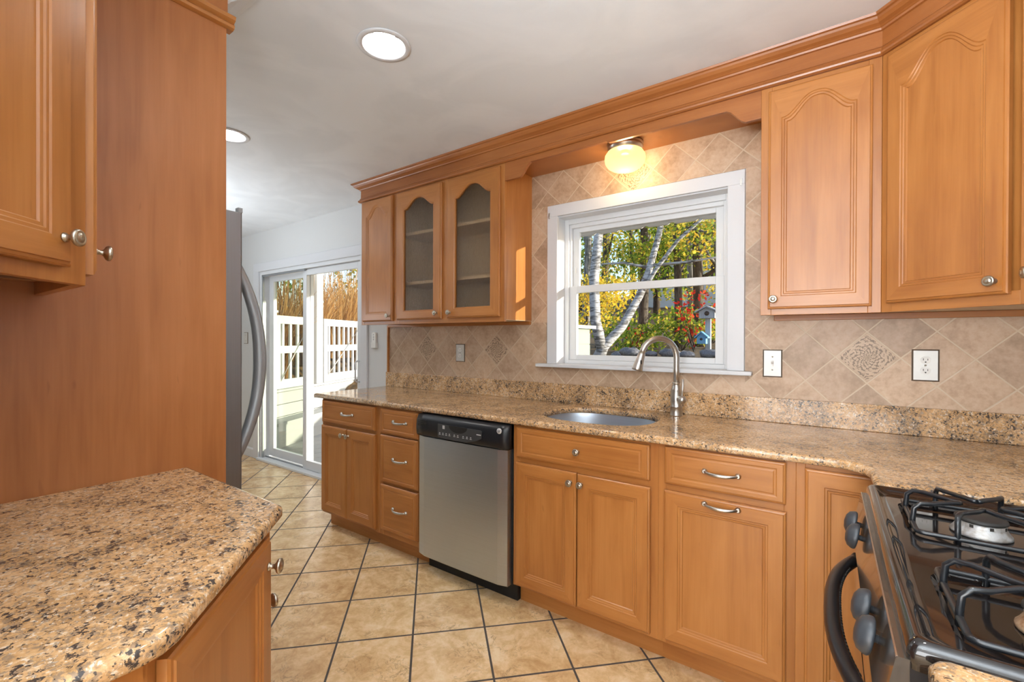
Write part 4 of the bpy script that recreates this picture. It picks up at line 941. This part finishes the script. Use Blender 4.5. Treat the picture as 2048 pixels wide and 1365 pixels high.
# bright yellow young tree low on the shed side, and shrubs
tree('bright yellow young tree in front of the birch', [(-3.75, 7.7, .95), (-3.7, 7.72, 1.6), (-3.72, 7.75, 2.5)], [.03, .025, .012], M['bark'], LY, [((-3.7, 7.7, 1.95), (.75, .6, .55), 1300), ((-3.3, 7.8, 2.15), (.5, .5, .3), 380)], [], .036, 21)
def shrub(label, x, y, w_, h_, lm, n, seed, size=.045, name='shrub'):
    z = gz(x, y); r_ = empty(name, (x, y, z), label, 'shrub', 'shrubs in the yard'); rnd = random.Random(seed)
    b = MB()
    for k in range(5): b.tube([(x, y, z-.03), (x + rnd.uniform(-.3, .3)*w_, y + rnd.uniform(-.2, .2)*w_, z + h_*.6)], [.012, .005], 6)
    b.build('stem', M['bark'], r_); b = MB(); leaves(b, (x, y, z + h_*.55), (w_*.5, w_*.5, h_*.5), n, size, rnd); b.build('foliage', lm, r_)
shrub('small red leaved shrub behind the birdhouse post', -1.93, 8.35, .75, 1.1, LR, 150, 31)
shrub('low green shrub among the trunks', -3.1, 8.6, 1.3, .6, LG, 420, 33)
shrub('green shrub between the red shrub and the row of stones', -2.3, 8.9, 1.4, .8, LG, 500, 36)
shrub('yellow and green thicket on the slope behind the red shrub', -2.4, 12.0, 3.2, 1.0, LM, 450, 37, .06)
shrub('green thicket on the slope behind the birch', -4.6, 11.8, 3.0, 1.0, LG, 450, 38, .06)
shrub('yellow thicket on the slope behind the feeder', -.3, 11.6, 2.6, 1.0, LY, 380, 39, .06)
shrub('green and yellow shrub beneath the feeder', -1.3, 8.4, 1.5, .7, LM, 320, 34)
shrub('small red leaved shrub near the birch foot', -3.35, 9.3, .5, .6, LR, 60, 35)
# far wood
for k in range(12):
    rnd = random.Random(90+k); x = -17 + 1.75*k; y = 19 + 5*rnd.random(); z = gz(x, y)
    cl = [((x + rnd.uniform(-1.6, 1.6), y + rnd.uniform(-1, 1), z + rnd.uniform(1.0, 6.5)), (rnd.uniform(.8, 1.6), .9, rnd.uniform(.6, 1.2)), 95) for _ in range(6)]
    tree('tree of the far wood beyond the near trunks', [(x, y, z-.1), (x+rnd.uniform(-.2, .2), y, z+4), (x, y, z+8.5)], [.16, .12, .05], M['bark'], (LG, LM, LY)[k % 3], cl, [], .13, 120+k, 'trees of the far wood')
# stones along the foot of the slope
for k in range(9):
    rnd = random.Random(200+k); x = -3.1 + .26*k; y = 6.35 + rnd.uniform(-.15, .25); s = rnd.uniform(.07, .14); z = gz(x, y)
    b = MB(); b.ball((x, y, z + s*.35), s, 12, sc3=(1.25, .9, .62))
    for v in b.bm.verts: v.co += Vector((rnd.uniform(-1, 1), rnd.uniform(-1, 1), rnd.uniform(-1, 1)))*s*.12
    if k == 0: M['stone'] = spotted('grey_stone', (.09, .09, .095), (.20, .20, .21)); M['stone'].node_tree.nodes['Principled BSDF'].inputs['Metallic'].default_value = 0
    tag(b.build('boulder', M['stone']), 'grey boulder in the row at the foot of the slope', 'rock', 'boulders behind the kitchen window')
# feeder post with two birdhouses
M['greywood'] = bark('weathered_wood', (.24, .26, .28), (.36, .38, .40), (40, 40, 4)); M['bluepaint'] = plain('blue_paint', (.12, .30, .48), .6)
px_, py_ = -1.42, 6.95; pz = gz(px_, py_)
ps = empty('post', (px_, py_, pz), 'weathered wooden post with a cross brace out in the yard', 'post')
bx('upright', M['greywood'], ps, px_-.035, px_+.035, py_-.035, py_+.035, pz-.05, 1.60); b = MB(); b.box(px_, px_+.55, py_-.02, py_+.02, 1.08, 1.12); b.tube([(px_+.03, py_, pz), (px_+.4, py_, 1.10)], .02, 6); b.build('brace', M['greywood'], ps)
def birdhouse(label, cx, cy, z, w_, h_, wallm, roofm):
    r_ = empty('birdhouse', (cx, cy, z), label, 'birdhouse'); b = MB(); b.prism([(cx-w_/2, z), (cx+w_/2, z), (cx+w_/2, z+h_*.6), (cx, z+h_), (cx-w_/2, z+h_*.6)], cy-w_*.5, cy+w_*.5, 'y'); bo = b.build('box', wallm, r_)
    b = MB()
    for s in (-1, 1): b.prism([(cx, z+h_*1.0), (cx+s*w_*.75, z+h_*.5), (cx+s*w_*.75, z+h_*.5+.02), (cx, z+h_*1.0+.02)], cy-w_*.7, cy+w_*.7, 'y')
    b.build('roof', roofm, r_)
    b = MB(); b.lathe([(.0001, 0), (w_*.16, 0), (w_*.16, .002), (.0001, .002)], (cx, cy-w_*.5-.001, z+h_*.42), (0, -1, 0), 12); b.build('entrance_hole', M['slot'], bo)
birdhouse('grey roofed birdhouse on top of the weathered post', px_, py_, 1.602, .21, .16, M['greywood'], M['greywood'])
birdhouse('small blue birdhouse fixed low on the weathered post', px_-.06, py_-.10, 1.235, .12, .16, M['bluepaint'], M['bluepaint'])
# shed beside the window
M['siding'] = plain('pale_green_siding', (.22, .26, .22), .6)
sh = empty('shed', (-2.3, 3.6, gz(-2.3, 3.6)), 'pale sided shed with a white roof edge at the edge of the window view', 'shed')
b = MB(); b.box(-2.75, -1.845, 3.44, 3.9, gz(-2.3, 3.6)-.1, 1.39)
for i in range(16): b.box(-1.846, -1.839, 3.44, 3.9, -.4+.11*i, -.3+.11*i); b.box(-2.75, -1.845, 3.433, 3.442, -.4+.11*i, -.3+.11*i)
b.build('wall', M['siding'], sh); bx('roof', M['white'], sh, -2.8, -1.80, 3.40, 3.95, 1.392, 1.42)
# far pale house seen between the trunks
hs_ = empty('house', (-5.5, 25, gz(-5.5, 25)), 'pale far house seen between the tree trunks', 'house'); zg = gz(-5.5, 25)
bx('wall', plain('far_house_wall', (.62, .66, .74), .7), hs_, -8.5, -3.6, 24, 29, zg-.3, zg+2.6); b = MB(); b.prism([(-8.9, zg+2.6), (-3.2, zg+2.6), (-6.05, zg+4.2)], 23.6, 29.4, 'y'); b.build('roof', plain('far_roof', (.2, .2, .22), .8), hs_)
for k in range(3): bx('window', M['slot'], hs_, -7.6+1.4*k, -6.8+1.4*k, 23.97, 24.0, zg+.9, zg+2.0)
# eave of the house over the window wall
ev = empty('eave', (-3, 3.2, 2.3), kind='structure')
bx('soffit', M['white'], ev, -8, 1.6, 2.56, 3.74, 2.254, 2.274)
b = MB(); pts = []; n = 10*44
for i in range(n+1):
    tt = (i % 10)/10; pts.append((-8 + 9.6*i/n, 2.235 + (.014 if tt >= .8 else 0)))
b.prism(pts + [(1.6, 2.38), (-8, 2.38)], 3.74, 3.77, 'y'); b.build('fascia', M['white'], ev)
# deck, raised platform, white railing and ornamental grass beyond the sliding door
M['deckpaint'] = plain('white_deck_paint', (.40, .41, .40), .6); M['railpaint'] = plain('white_railing_paint', (.52, .53, .53), .6)
dk = empty('deck', (-5, 4, -.08), 'white painted deck boards outside the sliding door', 'deck'); b = MB()
for i in range(24): b.box(-7.6 + .2*i, -7.6 + .2*i + .192, 2.56, 6.4, -.11, -.08)
b.build('boards', M['deckpaint'], dk); bx('joist', M['deckpaint'], dk, -7.6, -2.85, 2.6, 6.3, -.5, -.112)
ang = math.atan2(1.93, -.91); f0 = Vector((-5.93, 2.95, 0)); fd_ = Vector((math.cos(ang), math.sin(ang), 0))
pl = empty('planter_box', (-6.3, 4.0, -.08), 'white boarded box with ledges running under the railing on the deck', 'planter')
def along(b, s0, s1, t0, t1, z0, z1):
    nn = Vector((-fd_.y, fd_.x, 0))
    P = [f0 + fd_*s0 + nn*t0, f0 + fd_*s1 + nn*t0, f0 + fd_*s1 + nn*t1, f0 + fd_*s0 + nn*t1]; b.prism([(p.x, p.y) for p in P], z0, z1, 'z')
b = MB()
for i in range(4): along(b, -.2, 3.2, -.06, .30, -.079 + .165*i, .078 + .165*i)
b.build('side_boards', M['deckpaint'], pl); b = MB(); along(b, -.2, 3.2, -.10, .34, .585, .615); along(b, -.2, 3.2, -.32, -.08, .20, .235); along(b, -.2, 3.2, -.30, -.08, -.079, .198); b.build('ledge', M['deckpaint'], pl)
def rail_panel(label, s0, s1, z0=.616, z1=1.60):
    r_ = empty('deck_railing', f0 + fd_*((s0+s1)/2) + Vector((0, 0, z0)), label, 'railing', 'white railing panels on the deck'); nn = Vector((-fd_.y, fd_.x, 0))
    b = MB(); along(b, s0, s0+.10, -.03, .03, z0, z1); along(b, s1-.10, s1, -.03, .03, z0, z1); along(b, s0+.1, s1-.1, -.025, .025, z1-.11, z1); along(b, s0+.1, s1-.1, -.025, .025, z0, z0+.12); along(b, s0+.1, s1-.1, -.025, .025, 1.09, 1.19); b.build('frame', M['railpaint'], r_)
    k = max(3, int((s1-s0-.2)/.13)); 
    for i in range(k):
        s = s0 + .1 + (s1-s0-.2)*(i+.5)/k; b = MB(); along(b, s-.022, s+.022, -.012, .012, z0+.12, z1-.11); b.build('baluster', M['railpaint'], r_)
    b = MB(); a0 = f0 + fd_*(s0+.1) - nn*.035 + Vector((0, 0, z0+.1)); a1 = f0 + fd_*(s1-.1) - nn*.035 + Vector((0, 0, z1-.08)); b.tube([a0, a1], .006, 6); b.build('brace_wire', M['plate'], r_)
rail_panel('white railing panel nearest the house with a brace wire', .12, .95); rail_panel('white railing gate panel with a diagonal brace wire farther along the deck', 1.22, 2.45)
b = MB(); along(b, -.06, .08, -.05, .05, .616, 1.63); along(b, -.09, .11, -.08, .08, 1.63, 1.66); tag(b.build('railing_post', M['railpaint']), 'white railing post with a flat cap nearest the house', 'post')
b = MB(); along(b, 1.0, 1.16, -.05, .05, .616, 2.6); tag(b.build('porch_post', M['railpaint']), 'tall white porch post between the two railing panels', 'post')
M['straw'] = leafmat('straw_grass', [(0, (.28, .14, .04)), (.5, (.52, .30, .10)), (1, (.66, .46, .20))]); M['plume'] = leafmat('grass_plume', [(0, (.52, .50, .48)), (1, (.78, .76, .74))])
def grass(label, x, y, h_, n, seed):
    rnd = random.Random(seed); z = gz(x, y); r_ = empty('ornamental_grass', (x, y, z), label, 'grass', 'tall grasses behind the railing'); b = MB(); pb = MB()
    for i in range(n):
        a = rnd.uniform(0, 2*PI); rr = .35*math.sqrt(rnd.random()); x0, y0 = x + rr*math.cos(a), y + rr*math.sin(a); hh = h_*rnd.uniform(.55, 1.0); le = rnd.uniform(.1, .55); a2 = a + rnd.uniform(-.8, .8); wv = rnd.uniform(.008, .016); s_ = Vector((-math.sin(a2+1.2), math.cos(a2+1.2), 0))*wv
        prev = None
        for k in range(5):
            t = k/4; p = Vector((x0 + le*t*t*math.cos(a2), y0 + le*t*t*math.sin(a2), z + hh*(t - .18*t**3*le*2))); c = (b.v(p - s_*(1-t*.8)), b.v(p + s_*(1-t*.8)))
            if prev: b.face([prev[0], prev[1], c[1], c[0]])
            prev = c
        if i % 14 == 0:
            tip = Vector((x0 + le*.5*math.cos(a2), y0 + le*.5*math.sin(a2), z + h_*rnd.uniform(.95, 1.15)))
            b.tube([(x0, y0, z), tip], .004, 4)
            leaves(pb, tip + Vector((0, 0, .12)), (.035, .035, .16), 26, .035, rnd)
    b.build('blades', M['straw'], r_); pb.build('plume', M['plume'], r_)
GL = ['tall straw coloured grass with pale plumes behind the far railing panel', 'tall straw grass behind the near railing panel', 'straw grass clump at the far end of the deck', 'straw grass clump behind the porch post', 'straw grass clump at the house end of the planter', 'straw grass clump beyond the gate panel']
for k, (x, y) in enumerate(((-7.55, 5.5), (-7.0, 4.0), (-7.9, 6.6), (-7.3, 4.8), (-6.75, 3.3), (-8.0, 6.0))): grass(GL[k], x, y, 1.75, 420, 300+k)
tree('green and yellow tree beyond the straw grasses', [(-11.0, 9.0, .9), (-11.0, 9.0, 4.5)], [.12, .05], M['bark'], LM, [((-11.0, 9.0, 3.4), (1.8, 1.5, 1.5), 1500), ((-10.0, 10.0, 2.6), (1.5, 1.2, 1.2), 800)], [], .07, 77, 'trees beyond the deck')
tree('dark green tree past the end of the deck', [(-12.8, 6.2, .9), (-12.8, 6.2, 4.0)], [.12, .05], M['bark'], LG, [((-12.8, 6.2, 2.8), (1.6, 1.4, 1.7), 1500)], [], .07, 78, 'trees beyond the deck')
